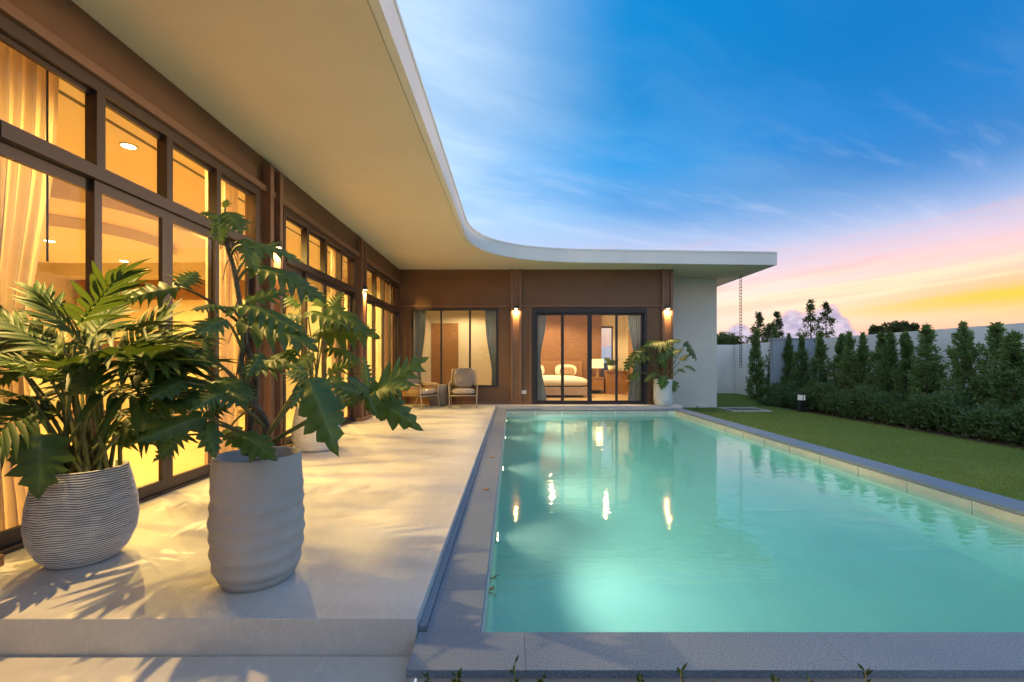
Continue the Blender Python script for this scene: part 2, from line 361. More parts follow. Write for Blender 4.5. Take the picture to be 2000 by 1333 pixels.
# ------------------------------------------------------------------ mesh helpers
class MB:
    """collects vertices and faces"""
    def __init__(s): s.v, s.f, s.a = [], [], []
    def box(s, x0, x1, y0, y1, z0, z1):
        n = len(s.v)
        s.v += [(x0, y0, z0), (x1, y0, z0), (x1, y1, z0), (x0, y1, z0), (x0, y0, z1), (x1, y0, z1), (x1, y1, z1), (x0, y1, z1)]
        s.f += [tuple(n + i for i in q) for q in ((3, 2, 1, 0), (4, 5, 6, 7), (0, 1, 5, 4), (1, 2, 6, 5), (2, 3, 7, 6), (3, 0, 4, 7))]
        return s
    def lathe(s, prof, seg=32, c=(0, 0, 0), wob=None):
        n = len(s.v)
        for i, (r, z) in enumerate(prof):
            for k in range(seg):
                a = 2 * math.pi * k / seg
                rr, zz = (r, z) if wob is None else wob(r, z, a)
                s.v.append((c[0] + rr * math.cos(a), c[1] + rr * math.sin(a), c[2] + zz))
        for i in range(len(prof) - 1):
            for k in range(seg):
                k2 = (k + 1) % seg
                s.f.append((n + i * seg + k, n + i * seg + k2, n + (i + 1) * seg + k2, n + (i + 1) * seg + k))
        s.f.append(tuple(n + k for k in reversed(range(seg))))
        s.f.append(tuple(n + (len(prof) - 1) * seg + k for k in range(seg)))
        return s
    def tube(s, pts, rads, seg=8):
        n = len(s.v); pts = [Vector(p) for p in pts]
        if not hasattr(rads, '__len__'): rads = [rads] * len(pts)
        up = Vector((0.31, 0.17, 0.94)).normalized()
        for i, p in enumerate(pts):
            t = (pts[min(i + 1, len(pts) - 1)] - pts[max(i - 1, 0)]).normalized()
            a = t.cross(up)
            if a.length < 1e-3: a = t.cross(Vector((1, 0, 0)))
            a.normalize(); b = t.cross(a)
            for k in range(seg):
                th = 2 * math.pi * k / seg
                s.v.append(tuple(p + (a * math.cos(th) + b * math.sin(th)) * rads[i]))
        for i in range(len(pts) - 1):
            for k in range(seg):
                k2 = (k + 1) % seg
                s.f.append((n + i * seg + k, n + i * seg + k2, n + (i + 1) * seg + k2, n + (i + 1) * seg + k))
        s.f.append(tuple(n + k for k in reversed(range(seg))))
        s.f.append(tuple(n + (len(pts) - 1) * seg + k for k in range(seg)))
        return s
    def prism(s, poly, z0, z1):
        n = len(s.v); k = len(poly)
        s.v += [(x, y, z0) for x, y in poly] + [(x, y, z1) for x, y in poly]
        s.f.append(tuple(n + i for i in reversed(range(k)))); s.f.append(tuple(n + k + i for i in range(k)))
        for i in range(k):
            j = (i + 1) % k; s.f.append((n + i, n + j, n + k + j, n + k + i))
        return s
    def mesh(s, name, smooth=False):
        me = bpy.data.meshes.new(name); me.from_pydata(s.v, [], s.f); me.update()
        if smooth: me.polygons.foreach_set('use_smooth', [True] * len(me.polygons))
        return me
    def build(s, name, mat, parent=None, smooth=False, loc=None, bevel=0.0, weld=False):
        return link(name, s.mesh(name, smooth), mat, parent, loc, bevel)
def link(name, me, mat, parent=None, loc=None, bevel=0.0):
    o = bpy.data.objects.new(name, me); COL.objects.link(o)
    if mat and not me.materials: me.materials.append(M[mat])
    if parent: o.parent = parent
    if loc is not None: o.location = loc
    if bevel:
        b = o.modifiers.new('bevel', 'BEVEL'); b.width = bevel; b.segments = 2; b.limit_method = 'ANGLE'
    return o
def tag(o, label, cat, group=None):
    o['label'] = label; o['category'] = cat
    if group: o['group'] = group
    return o
def thing(name, label, cat, loc=(0, 0, 0), rz=0, group=None):
    o = bpy.data.objects.new(name, None); COL.objects.link(o)
    o.location = loc; o.rotation_euler = (0, 0, rz); o.empty_display_size = 0.1
    return tag(o, label, cat, group)
def struct(o): o['kind'] = 'structure'; return o
def stuff(o): o['kind'] = 'stuff'; return o
def box(name, mat, parent, x0, x1, y0, y1, z0, z1, bevel=0.0):
    return MB().box(x0, x1, y0, y1, z0, z1).build(name, mat, parent, bevel=bevel)
def light(name, kind, parent, loc, energy, color, radius=0.03, rot=(0, 0, 0), spot=None, blend=0.5):
    l = bpy.data.lights.new(name, kind); l.energy = energy; l.color = color; l.shadow_soft_size = radius
    if spot: l.spot_size = R(spot); l.spot_blend = blend
    o = bpy.data.objects.new(name, l); COL.objects.link(o); o.location = loc; o.rotation_euler = rot; o.parent = parent
    return o
def copy_tree(o, parent=None):
    c = o.copy(); COL.objects.link(c); c.parent = parent
    for ch in o.children: copy_tree(ch, c)
    return c
ORD = ['first', 'second', 'third', 'fourth', 'fifth', 'sixth', 'seventh', 'eighth', 'ninth', 'tenth', 'eleventh', 'twelfth',
       'thirteenth', 'fourteenth', 'fifteenth', 'sixteenth', 'seventeenth', 'eighteenth', 'nineteenth', 'twentieth']

# ------------------------------------------------------------------ main dimensions
WX = -2.75            # face of the glazed left front
WY = 11.25            # face of the rear wing
SOF, TOP = 3.33, 3.64 # soffit and roof top
PX0, PX1, PY0, PY1 = -0.13, 3.78, 1.87, 10.55   # pool opening
CZ, WATER, GR = -0.06, -0.16, -0.18             # coping, water, lawn levels
TE = -0.39            # right edge of the terrace

# ------------------------------------------------------------------ setting: ground
g = MB()
for (x0, x1, y0, y1) in ((-400, PX0 - .3, -400, 600), (PX1 + .2, 400, -400, 600), (PX0 - .3, PX1 + .2, -400, PY0 - .2), (PX0 - .3, PX1 + .2, PY1 + .2, 600)):
    g.v += [(x0, y0, GR - .06), (x1, y0, GR - .06), (x1, y1, GR - .06), (x0, y1, GR - .06)]; n = len(g.v); g.f.append((n - 4, n - 3, n - 2, n - 1))
struct(g.build('ground', 'soil'))
lawn = struct(box('lawn', 'lawn_ground', None, PX1 + .30, 8.78, -4.9, 17.98, GR - .055, GR - .02))
# terrace: slab with an edge channel along the pool
terr = struct(box('terrace', 'terrace_stone', None, WX - .16, TE, PY0 - .01, PY1 + .285, -.24, 0.0, bevel=.004))
box('terrace_rear_strip', 'terrace_stone', terr, WX - .16, PX1 + .27, PY1 + .288, WY + .02, -.24, 0.0, bevel=.003)
box('edge_channel', 'granite', terr, TE + .003, TE + .035, PY0 + .02, PY1 + .28, -.2, CZ + .012)
low = struct(box('lower_paving', 'terrace_stone', None, WX - 2, TE - .004, -4.9, PY0 - .014, -.24, -.15, bevel=.003))
# ------------------------------------------------------------------ pool
pool = struct(MB().build('pool', 'pool_plaster'))
BOT = -1.45
pm = MB()
pm.box(PX0 - .22, PX0, PY0 - .2, PY1 + .2, BOT - .2, CZ - .035)
pm.box(PX1, PX1 + .22, PY0 - .2, PY1 + .2, BOT - .2, CZ - .035)
pm.box(PX0, PX1, PY0 - .2, PY0, BOT - .2, CZ - .035)
pm.box(PX0, PX1, PY1, PY1 + .2, BOT - .2, CZ - .035)
pm.box(PX0, PX1, PY0, PY1, BOT - .2, BOT)
bpy.data.objects.remove(pool)
pool = struct(pm.build('pool', 'pool_plaster'))
# waterline tiles on three sides
tl = MB().box(-.004, .004, .0, .596, -.30, -.036).mesh('tile')
for i in range(14):
    o = link('tile', tl, 'pool_tile', pool, (PX1 - .005, PY0 + .02 + i * .615, CZ))
    o = link('tile', tl, 'pool_tile', pool, (PX0 + .005, PY0 + .02 + i * .615, CZ))
tb = MB().box(.0, .596, -.004, .004, -.30, -.036).mesh('tile')
for i in range(6):
    link('tile', tb, 'pool_tile', pool, (PX0 + .06 + i * .62, PY1 - .005, CZ))
# coping slabs, each its own piece
cop = struct(box('pool_coping', 'concrete_pale', None, TE + .05, PX0 - .03, PY0 - .18, PY1 + .25, CZ - .10, CZ - .032))
box('coping_bed', 'concrete_pale', cop, PX1 + .03, PX1 + .26, PY0 - .18, PY1 + .25, CZ - .10, CZ - .032)
box('coping_bed', 'concrete_pale', cop, TE + .05, PX1 + .26, PY0 - .212, PY0 - .06, -.24, CZ - .034)
def slab(x0, x1, y0, y1):
    box('coping_slab', 'granite', cop, x0 + .0005, x1 - .0005, y0 + .0005, y1 - .0005, CZ - .03, CZ, bevel=.0015)
L0 = TE + .036
ys = [PY0] + [PY0 + 1.2 * k + .35 for k in range(0, 8)] ; ys = [y for y in ys if y < PY1 - .3] + [PY1]
for a, b2 in zip(ys[:-1], ys[1:]):
    slab(L0, PX0, a, b2); slab(PX1, PX1 + .285, a, b2)
xs = [L0 - .03, .05, 1.25, 2.45, 3.65, PX1 + .285]
for a, b2 in zip(xs[:-1], xs[1:]): slab(a, b2, PY0 - .232, PY0)
xs = [L0, .85, 2.05, 3.25, PX1 + .285]
for a, b2 in zip(xs[:-1], xs[1:]): slab(a, b2, PY1, PY1 + .282)
# water body reaches into the walls so that only its surface shows
water = struct(MB().box(PX0 - .05, PX1 + .05, PY0 - .05, PY1 + .05, BOT - .05, WATER).build('water', 'water'))
# overflow caps set in the left coping
for i, y in enumerate((3.95, 5.3, 6.7, 8.3)):
    o = MB().lathe([(.028, 0), (.03, .003), (.024, .006)], 20).build('overflow_cap', 'wood', None, True, (-.225, y, CZ + .001))
    tag(o, ['small round brown cap in the pool coping nearest the tall pot', 'second small round cap along the left pool coping',
            'third small round cap along the left pool coping', 'small round cap in the left coping nearest the rear wing'][i], 'drain cap', 'round caps in the left pool coping')
# underwater lamps
for i, y in enumerate((3.5, 5.55, 7.65, 9.75)):
    t = thing('pool_light', ['underwater pool light nearest the camera on the left pool wall', 'second underwater light along the left pool wall',
              'third underwater light along the left pool wall', 'farthest underwater light on the left pool wall'][i], 'pool light', (PX0, y, -.52), 0, 'underwater pool lights')
    MB().lathe([(.085, 0), (.085, .012), (.07, .018)], 24).build('ring', 'chair_metal', t, True).rotation_euler = (0, R(90), 0)
    o = MB().lathe([(.062, .0), (.06, .024)], 24).build('lens', 'pool_lamp_face', t, True); o.rotation_euler = (0, R(90), 0)
    light('bulb', 'SPOT', t, (.06, 0, 0), 92, (1.0, .95, .70), .05, (0, R(-80), 0), 118, .8)

# ------------------------------------------------------------------ villa
villa = thing('villa', 'single storey brown villa with curved overhanging pale roof and glazed fronts', 'house', (WX, WY, 0))
villa.location = (0, 0, 0)
# roof: plan outline with the curved inner corner
def bez(p0, p1, p2, n):
    return [tuple((1 - t) ** 2 * p0[k] + 2 * t * (1 - t) * p1[k] + t * t * p2[k] for k in (0, 1)) for t in (i / n for i in range(n + 1))]
curve = [(-.84, -6.0), (-.84, 4.0)] + bez((-.835, 8.15), (-.83, 10.3), (1.75, 10.46), 28) + [(4.0, 10.59), (6.23, 10.72)]
outer = curve + [(6.23, 19.0), (-12, 19.0), (-12, -6.0)]
def inset(poly, d):
    out = []
    for i, (x, y) in enumerate(poly):
        a = poly[max(i - 1, 0)]; b = poly[min(i + 1, len(poly) - 1)]
        tx, ty = b[0] - a[0], b[1] - a[1]; l = math.hypot(tx, ty); out.append((x - ty / l * d, y + tx / l * d))
    return out
ir = inset(curve, .03)
roof = MB().prism(ir + [(6.17, 18.95), (-12, 18.95), (-12, -6.0)], SOF + .012, TOP - .02).build('roof', 'soffit', villa)
ic = inset(curve, .075)
MB().prism(ic + [(6.16, 18.9), (-11.9, 18.9), (-11.9, -6.0)], SOF, SOF + .011).build('soffit', 'soffit', roof)
ic2 = inset(curve, .066)
fas = MB(); n = len(curve); lip = inset(curve, -.012)
ring = [(ic2[i], curve[i], lip[i]) for i in range(n)]
for a, b_, c_ in ring:
    fas.v += [(a[0], a[1], SOF), (b_[0], b_[1], SOF), (b_[0], b_[1], TOP - .035), (c_[0], c_[1], TOP - .033), (c_[0], c_[1], TOP), (a[0], a[1], TOP)]
for i in range(n - 1):
    for k in range(6):
        j = (k + 1) % 6; fas.f.append((i * 6 + k, i * 6 + j, (i + 1) * 6 + j, (i + 1) * 6 + k))
fas.f.append(tuple(range(5, -1, -1))); fas.f.append(tuple((n - 1) * 6 + k for k in range(6)))
fas.build('fascia', 'fascia', roof)
box('fascia', 'fascia', roof, 6.165, 6.245, 10.72, 19.0, SOF + .0015, TOP - .003)

# left front ---------------------------------------------------------------
box('wall', 'brown_wall', villa, WX - .15, WX - .03, -2.0, WY + .1, 3.0, SOF + .005)
box('ledge', 'brown_trim', villa, WX - .12, WX + .035, -2.0, WY - .002, 2.93, 2.997, bevel=.004)
BAYS = [(-.66, 1.86), (2.39, 4.94), (5.49, 8.01), (8.58, 11.06)]
PIERS = [(1.86, 2.39), (4.94, 5.49), (8.01, 8.58)]
for a, b2 in PIERS + [(11.06, WY + .1), (-2.0, -.66)]:
    box('pier', 'brown_wall', villa, WX - .148, WX - .012, a, b2, 0.0, 2.928)
POST = []
for a, b2 in PIERS:
    ymid = (a + b2) / 2 - .03
    for s in (-1, 1):
        box('post', 'brown_trim', villa, WX - .02, WX + .075, ymid + s * .105 - .035, ymid + s * .105 + .035, .06, 3.24, bevel=.004)
    box('post_panel', 'brown_trim', villa, WX - .02, WX + .012, ymid - .069, ymid + .069, .06, 3.24)
    box('post_plinth', 'brown_trim', villa, WX - .011, WX + .13, a - .0, b2 - .04, .0005, .058, bevel=.004)
    POST.append(ymid)
def bay(y0, y1, x=WX, dark='frame'):
    """four-leaf sliding door with a row of fixed lights over it"""
    f = MB()
    f.box(x - .10, x, y0, y0 + .05, 0, 2.928).box(x - .10, x, y1 - .05, y1, 0, 2.928)
    f.box(x - .098, x - .002, y0 + .05, y1 - .05, 2.85, 2.926).box(x - .105, x + .012, y0 + .05, y1 - .05, 2.26, 2.345)
    f.box(x - .098, x - .002, y0 + .05, y1 - .05, .001, .022)
    w = (y1 - y0 - .1) / 4
    for k in (1, 2, 3):
        yy = y0 + .05 + k * w; f.box(x - .085, x - .004, yy - .032, yy + .032, 2.345, 2.85)
    fr = f.build('window_wall', dark, villa)
    for k in range(4):
        a, b2 = y0 + .05 + k * w, y0 + .05 + (k + 1) * w
        box('glazing_bead', dark, fr, x - .075, x - .045, a + .033, b2 - .033, 2.346, 2.375)
        box('glazing_bead', dark, fr, x - .075, x - .045, a + .033, b2 - .033, 2.82, 2.849)
        box('pane', 'glass', fr, x - .064, x - .058, a + .03, b2 - .03, 2.36, 2.84)
        d = -.038 if k in (1, 2) else -.072
        ov = .03
        aa, bb = a - (ov if k else 0), b2 + (ov if k < 3 else 0)
        if k == 1: bb = b2 - .001
        if k == 2: aa = a + .001
        s = MB().box(x + d - .016, x + d + .016, aa, aa + .055, .0225, 2.259).box(x + d - .016, x + d + .016, bb - .055, bb, .0225, 2.259)
        s.box(x + d - .0155, x + d + .0155, aa + .055, bb - .055, 2.19, 2.258).box(x + d - .0155, x + d + .0155, aa + .055, bb - .055, .023, .11)
        s.build('door_leaf', dark, fr)
        box('pane', 'glass', fr, x + d - .004, x + d + .002, aa + .05, bb - .05, .10, 2.20)
for a, b2 in BAYS: bay(a, b2)

# rear wing ------------------------------------------------------------------
WIN = (-2.49, -.34, .42, 2.37); DOOR = (.51, 3.33, 0.0, 2.37)
XR = 3.96
w = MB(); yb = WY + .20
def rw(x0, x1, z0, z1): box('wall', 'brown_wall', villa, x0, x1, WY, yb, z0, z1)
rw(WX - .1, WIN[0], 0, 2.44); rw(WIN[0], WIN[1], 0, WIN[2]); rw(WIN[0], WIN[1], WIN[3], 2.44)
rw(WIN[1], DOOR[0], 0, 2.44); rw(DOOR[0], DOOR[1], DOOR[3], 2.44); rw(DOOR[1], XR, 0, 2.44); rw(WX - .1, XR, 2.44, SOF + .005)
box('ledge', 'brown_trim', villa, WX + .02, XR - .02, WY - .035, WY - .001, 2.405, 2.45, bevel=.003)
box('wall_return', 'brown_wall', villa, XR - .12, XR, yb, 12.4, -.2, SOF + .004)
box('skirting', 'brown_trim', villa, WX + .02, DOOR[0] - .03, WY - .018, WY - .001, .0005, .075)
box('skirting', 'brown_trim', villa, DOOR[1] + .03, XR, WY - .018, WY - .001, .0005, .075)
for xm in (.10, XR - .135):
    for s in (-1, 1):
        box('post', 'brown_trim', villa, xm + s * .105 - .03, xm + s * .105 + .03, WY - .075, WY + .02, .076, SOF - .003, bevel=.004)
    box('post_panel', 'brown_trim', villa, xm - .074, xm + .074, WY - .02, WY + .01, .076, SOF - .002)
for xm in (DOOR[0] - .06,):
    box('rib', 'brown_trim', villa, xm - .02, xm + .02, WY - .022, WY + .002, .076, 2.404)
box('white_wall', 'white_wall', villa, XR, 5.58, 12.4, 12.62, GR - .06, SOF + .004)
box('white_side_wall', 'white_wall', villa, 5.38, 5.579, 12.62, 18.6, GR - .06, SOF + .003)
# picture window
f = MB(); a = .05
f.box(WIN[0], WIN[1], WY - .012, WY + .09, WIN[2], WIN[2] + a).box(WIN[0], WIN[1], WY - .012, WY + .09, WIN[3] - a, WIN[3])
f.box(WIN[0], WIN[0] + a, WY - .011, WY + .089, WIN[2] + a, WIN[3] - a).box(WIN[1] - a, WIN[1], WY - .011, WY + .089, WIN[2] + a, WIN[3] - a)
xw = [WIN[0] + a, WIN[0] + .74, WIN[0] + 1.45, WIN[1] - a]
for xx in xw[1:3]: f.box(xx - .022, xx + .022, WY - .008, WY + .08, WIN[2] + a, WIN[3] - a)
wf = f.build('window', 'frame_dark', villa)
for k in range(3): box('pane', 'glass', wf, xw[k], xw[k + 1], WY + .03, WY + .036, WIN[2] + a - .005, WIN[3] - a + .005)
# bedroom sliding door
f = MB()
f.box(DOOR[0], DOOR[1], WY - .03, WY + .1, 2.26, DOOR[3]).box(DOOR[0], DOOR[1], WY - .03, WY + .1, .001, .03)
f.box(DOOR[0], DOOR[0] + .07, WY - .029, WY + .099, .03, 2.26).box(DOOR[1] - .07, DOOR[1], WY - .029, WY + .099, .03, 2.26)
df = f.build('sliding_door', 'frame_dark', villa)
w4 = (DOOR[1] - DOOR[0] - .14) / 4
for k in range(4):
    a, b2 = DOOR[0] + .07 + k * w4, DOOR[0] + .07 + (k + 1) * w4
    d = .0 if k in (1, 2) else .04
    ww = .055
    aa = a - (.0 if k in (0, 2) else .02); bb = b2 + (.02 if k in (0, 2) else 0)
    if k == 1: bb -= .001
    if k == 2: aa += .001
    s = MB().box(aa, aa + ww, WY + d, WY + d + .03, .031, 2.259).box(bb - ww, bb, WY + d, WY + d + .03, .031, 2.259)
    s.box(aa + ww, bb - ww, WY + d + .001, WY + d + .029, 2.20, 2.258).box(aa + ww, bb - ww, WY + d + .001, WY + d + .029, .032, .09)
    s.build('door_leaf', 'frame_dark', df)
    box('pane', 'glass', df, aa + ww - .01, bb - ww + .01, WY + d + .012, WY + d + .018, .08, 2.21)

# interiors --------------------------------------------------------------------
LX = -9.0; CEIL = 3.10
box('interior_floor', 'wood_floor', villa, LX, WX - .165, -2.0, WY - .05, -.2, -.002)
box('interior_wall', 'cream_paint', villa, LX - .1, LX, -2.0, WY - .05, 0, SOF)
box('interior_wall', 'cream_paint', villa, LX, WX - .15, WY - .14, WY - .05, 0, SOF)
box('interior_wall', 'cream_paint', villa, LX, WX - .15, -2.1, -2.0, 0, SOF)
box('interior_ceiling', 'cream_paint', villa, LX, WX - .15, -2.0, WY - .14, CEIL, CEIL + .1)
box('ceiling_slot', 'black_metal', villa, -3.45, -3.41, -1.5, 10.8, CEIL - .004, CEIL + .02)
# lowered ceiling panels with rounded ends
def rrect(x0, x1, y0, y1, r, n=10):
    out = []
    for cx, cy_, a0 in ((x1 - r, y1 - r, 0), (x0 + r, y1 - r, 90), (x0 + r, y0 + r, 180), (x1 - r, y0 + r, 270)):
        out += [(cx + r * math.cos(R(a0 + 90 * i / n)), cy_ + r * math.sin(R(a0 + 90 * i / n))) for i in range(n + 1)]
    return out
MB().prism(rrect(LX + .2, -4.5, 4.7, 8.2, 1.3), CEIL - .26, CEIL - .001).build('ceiling_panel', 'cream_paint', villa)
MB().prism(rrect(LX + .6, -5.1, 5.4, 7.6, 1.0), CEIL - .40, CEIL - .262).build('ceiling_panel', 'cream_paint', villa)
box('ceiling_panel', 'cream_paint', villa, LX, -4.6, 8.9, WY - .15, 2.72, CEIL - .002)
# rooms of the rear wing
RB = 15.5
box('interior_floor', 'wood_floor', villa, WX - .1, XR - .13, yb, RB, -.2, -.003)
box('interior_wall', 'pebble_dark', villa, .28, 3.02, RB - .14, RB - .001, 0, 2.9)
box('interior_wall', 'cream_paint', villa, .0, 3.0, RB, RB + .12, 0, 2.9)
box('interior_wall', 'cream_paint', villa, 3.0, 3.9, RB, RB + .12, 2.26, 2.9)
box('interior_wall', 'cream_paint', villa, 3.44, 3.9, RB, RB + .12, 0, 2.26)
box('interior_wall', 'cream_paint', villa, 3.0, 3.44, RB, RB + .12, 0, .5)
bw = MB().box(3.0, 3.44, RB + .02, RB + .08, 2.2, 2.258).box(3.0, 3.44, RB + .02, RB + .08, .502, .55).box(3.001, 3.04, RB + .02, RB + .08, .55, 2.2).box(3.40, 3.439, RB + .02, RB + .08, .55, 2.2).build('window', 'frame_dark', villa)
box('pane', 'glass', bw, 3.03, 3.41, RB + .045, RB + .051, .54, 2.21)
box('interior_wall', 'cream_paint', villa, 3.86, 3.98, 12.41, RB + .12, 0, 2.9)
box('interior_wall', 'cream_paint', villa, .16, .27, yb, RB - .002, 0, 2.9)
box('interior_ceiling', 'cream_paint', villa, WX - .1, 3.98, yb, RB + .12, 2.62, 2.9)
box('interior_wall', 'cream_paint', villa, WX - .1, .16, 13.6, 13.7, 0, 2.9)
box('interior_wall', 'cream_paint', villa, WX - .1, WX, yb, 13.6, 0, 2.9)
box('interior_wall', 'wood', villa, WX + .35, WX + 1.15, 13.57, 13.598, 0, 2.2)
ddr = box('door', 'wood', villa, 3.82, 3.858, 14.1, 14.95, .001, 2.1)
MB().tube([(-.0, 0, 0), (-.05, 0, 0), (-.05, .1, 0)], .01).build('handle', 'dark_metal', ddr, True, (3.82, 14.2, 1.0))

# ------------------------------------------------------------------ lamps
def wall_lamp(loc, rz, label, e=62):
    t = thing('wall_lamp', label, 'wall lamp', loc, rz, 'downward wall lamps between the posts')
    MB().box(-.05, .05, -.012, .0, -.05, .07).build('back_plate', 'black_metal', t)
    MB().lathe([(.048, -.005), (.048, .055), (.044, .06)], 24, (0, -.062, 0)).build('housing', 'black_metal', t, True)
    MB().lathe([(.040, -.012), (.040, -.006)], 24, (0, -.062, 0)).build('lens', 'lamp_face', t)
    light('bulb', 'SPOT', t, (0, -.062, -.03), e, SCONCE, .014, (0, 0, 0), 158, .35)
    return t
lab = ['wall lamp on the nearest post pair beside the ribbed pot', 'wall lamp on the left front behind the tall potted plant', 'wall lamp on the left front post pair nearest the armchairs']
for ym, lb, e in zip(POST, lab, (165, 40, 40)): wall_lamp((WX + .014, ym, 2.36), R(90), lb, e)
wall_lamp((.10, WY - .022, 2.36), 0, 'wall lamp on the rear wing between picture window and bedroom door', 42)
wall_lamp((XR - .135, WY - .022, 2.36), 0, 'wall lamp on the rear wing above the white potted plant', 42)

def downlight(x, y, z, label, e, rad=.058, col=WARM, group='recessed ceiling downlights'):
    t = thing('downlight', label, 'downlight', (x, y, z), 0, group)
    MB().lathe([(rad + .018, -.006), (rad + .018, 0), (rad, 0), (rad, -.004)], 24).build('trim_ring', 'white_plastic', t, True)
    MB().lathe([(rad - .002, -.009), (rad - .002, -.0045)], 24).build('lens', 'lamp_face', t)
    light('bulb', 'SPOT', t, (0, 0, -.02), e, col, .05, (0, 0, 0), 164, .3)
dl = [(-3.64, 4.32, CEIL, 'downlight by the upper panes of the nearest glazed bay', 360), (-4.6, 3.6, CEIL, 'downlight under the high ceiling behind the nearest bay', 360),
      (-6.3, 6.2, CEIL - .40, 'downlight in the rounded ceiling panel of the living room', 340), (-6.35, 7.45, CEIL - .40, 'downlight in front of the kitchen cabinets', 210),
      (-3.7, 7.1, CEIL, 'downlight by the upper panes of the middle glazed bay', 360), (-3.75, 9.6, CEIL, 'downlight by the upper panes of the farthest glazed bay', 360)]
for x, y, z, lb, e in dl: downlight(x, y, z, lb, e)
downlight(2.6, 12.6, 2.62, 'downlight in the bedroom near the glass door', 170, col=(1.0, .70, .34))
downlight(1.2, 14.0, 2.62, 'downlight in the bedroom over the bed', 170, col=(1.0, .70, .34))
downlight(-1.3, 12.5, 2.62, 'downlight in the room behind the picture window', 105, col=(1.0, .70, .34))

# ------------------------------------------------------------------ curtains
def curtain(p0, p1, z0, z1, mat, label, amp=.03, folds=9, pinch=None, seed=0):
    """pleated cloth between two plan points; pinch = (height, share) gathers it towards p0"""
    rng = random.Random(seed)
    nx, nz = folds * 8, 14
    a, b_ = Vector((p0[0], p0[1])), Vector((p1[0], p1[1])); d = b_ - a; nrm = Vector((-d.y, d.x)).normalized()
    m = MB(); ph = [rng.uniform(-.5, .5) for _ in range(folds + 1)]
    for j in range(nz + 1):
        z = z0 + (z1 - z0) * j / nz; wd = 1.0
        if pinch:
            wd = 1 - (1 - pinch[1]) * math.exp(-((z - pinch[0]) / pinch[2]) ** 2)
        for i in range(nx + 1):
            t = i / nx; k = t * folds
            off = amp * math.sin(2 * math.pi * k + ph[int(k)] * .6) * (0.8 + .3 * math.sin(k * 2.3 + z))
            q = a + d * (t * wd) + nrm * off
            m.v.append((q.x, q.y, z))
    for j in range(nz):
        for i in range(nx):
            n = j * (nx + 1) + i; m.f.append((n, n + 1, n + nx + 2, n + nx + 1))
    o = m.build('curtain', mat, None, True)
    return tag(o, label, 'curtain')
XC = WX - .22
curtain((XC, 2.46), (XC, 2.98), .02, 3.06, 'curtain_cream', 'cream curtain at the near end of the nearest glazed bay', .035, 7, (1.1, .62, .9), 1)
o = MB().tube([(XC + .05, 2.86, 1.68), (XC + .05, 2.86, 2.95)], .006).build('curtain_wand', 'black_metal', None, True)
tag(o, 'thin dark curtain wand hanging by the nearest cream curtain', 'curtain wand')
curtain((XC, 4.9), (XC, 4.42), .02, 3.06, 'curtain_cream', 'cream curtain behind the tall potted plant', .035, 7, None, 2)
curtain((XC, 7.98), (XC, 7.5), .02, 3.06, 'curtain_cream', 'cream curtain at the far end of the middle glazed bay', .035, 7, None, 3)
curtain((XC, 11.05), (XC, 10.55), .02, 3.06, 'curtain_cream', 'cream curtain at the far end of the farthest glazed bay', .035, 7, None, 4)
YC = WY + .17
curtain((WIN[0] + .04, YC), (WIN[0] + .34, YC), .3, 2.5, 'curtain_grey', 'grey curtain on the left of the picture window', .022, 6, (.8, .55, .8), 5)
curtain((WIN[1] - .04, YC), (WIN[1] - .34, YC), .3, 2.5, 'curtain_grey', 'grey curtain on the right of the picture window', .022, 6, (.7, .42, .8), 6)
curtain((DOOR[0] + .08, YC + .03), (DOOR[0] + .38, YC + .03), .02, 2.5, 'curtain_grey', 'grey curtain on the left of the bedroom door', .022, 6, (1.1, .42, .7), 7)
curtain((DOOR[1] - .08, YC + .03), (DOOR[1] - .44, YC + .03), .02, 2.5, 'curtain_grey', 'grey curtain on the right of the bedroom door', .022, 7, (1.1, .52, .7), 8)

# ------------------------------------------------------------------ furniture seen through the glass
def cushion(name, mat, parent, w, d, h, loc, rot=(0, 0, 0), p=3.2, n=14):
    """soft rounded box"""
    m = MB()
    for j in range(n + 1):
        phi = -math.pi / 2 + math.pi * j / n
        for i in range(2 * n):
            th = 2 * math.pi * i / (2 * n)
            sg = lambda v, e: math.copysign(abs(v) ** e, v)
            x = w / 2 * sg(math.cos(th), 2 / p / 1.3) * sg(math.cos(phi), .55); y = d / 2 * sg(math.sin(th), 2 / p / 1.3) * sg(math.cos(phi), .55)
            m.v.append((x, y, h / 2 * sg(math.sin(phi), .8)))
    k = 2 * n
    for j in range(n):
        for i in range(k):
            m.f.append((j * k + i, j * k + (i + 1) % k, (j + 1) * k + (i + 1) % k, (j + 1) * k + i))
    o = m.build(name, mat, parent, True, loc); o.rotation_euler = rot
    return o
bed = thing('bed', 'double bed with pale cover and upholstered base behind the bedroom door', 'bed', (1.25, 14.35, 0))
box('base', 'upholstery', bed, -1.0, 1.0, -1.0, .95, .06, .30, bevel=.02)
for sx in (-.85, .85):
    for sy in (-.85, .85): MB().lathe([(.025, 0), (.03, .06)], 12, (sx, sy, 0)).build('foot', 'wood', bed, True)
cushion('mattress', 'linen', bed, 2.06, 2.0, .36, (0, 0, .44), p=8)
box('headboard', 'wood', bed, -1.1, 1.1, .93, 1.0, .25, 1.08, bevel=.01)
for i, x in enumerate((.72, 1.78)):
    o = cushion('pillow', 'linen', None, .72, .22, .40, (x, 15.10, .76), (R(-12), 0, 0)); tag(o, ['white pillow at the left side of the bed', 'white pillow at the right side of the bed'][i], 'pillow', 'white bed pillows')
    o = cushion('bolster_cushion', 'linen_brown', None, .48, .14, .26, (x + .02, 14.86, .74), (R(-18), 0, 0)); tag(o, ['brown cushion leaning on the left bed pillow', 'brown cushion leaning on the right bed pillow'][i], 'cushion', 'brown bed cushions')
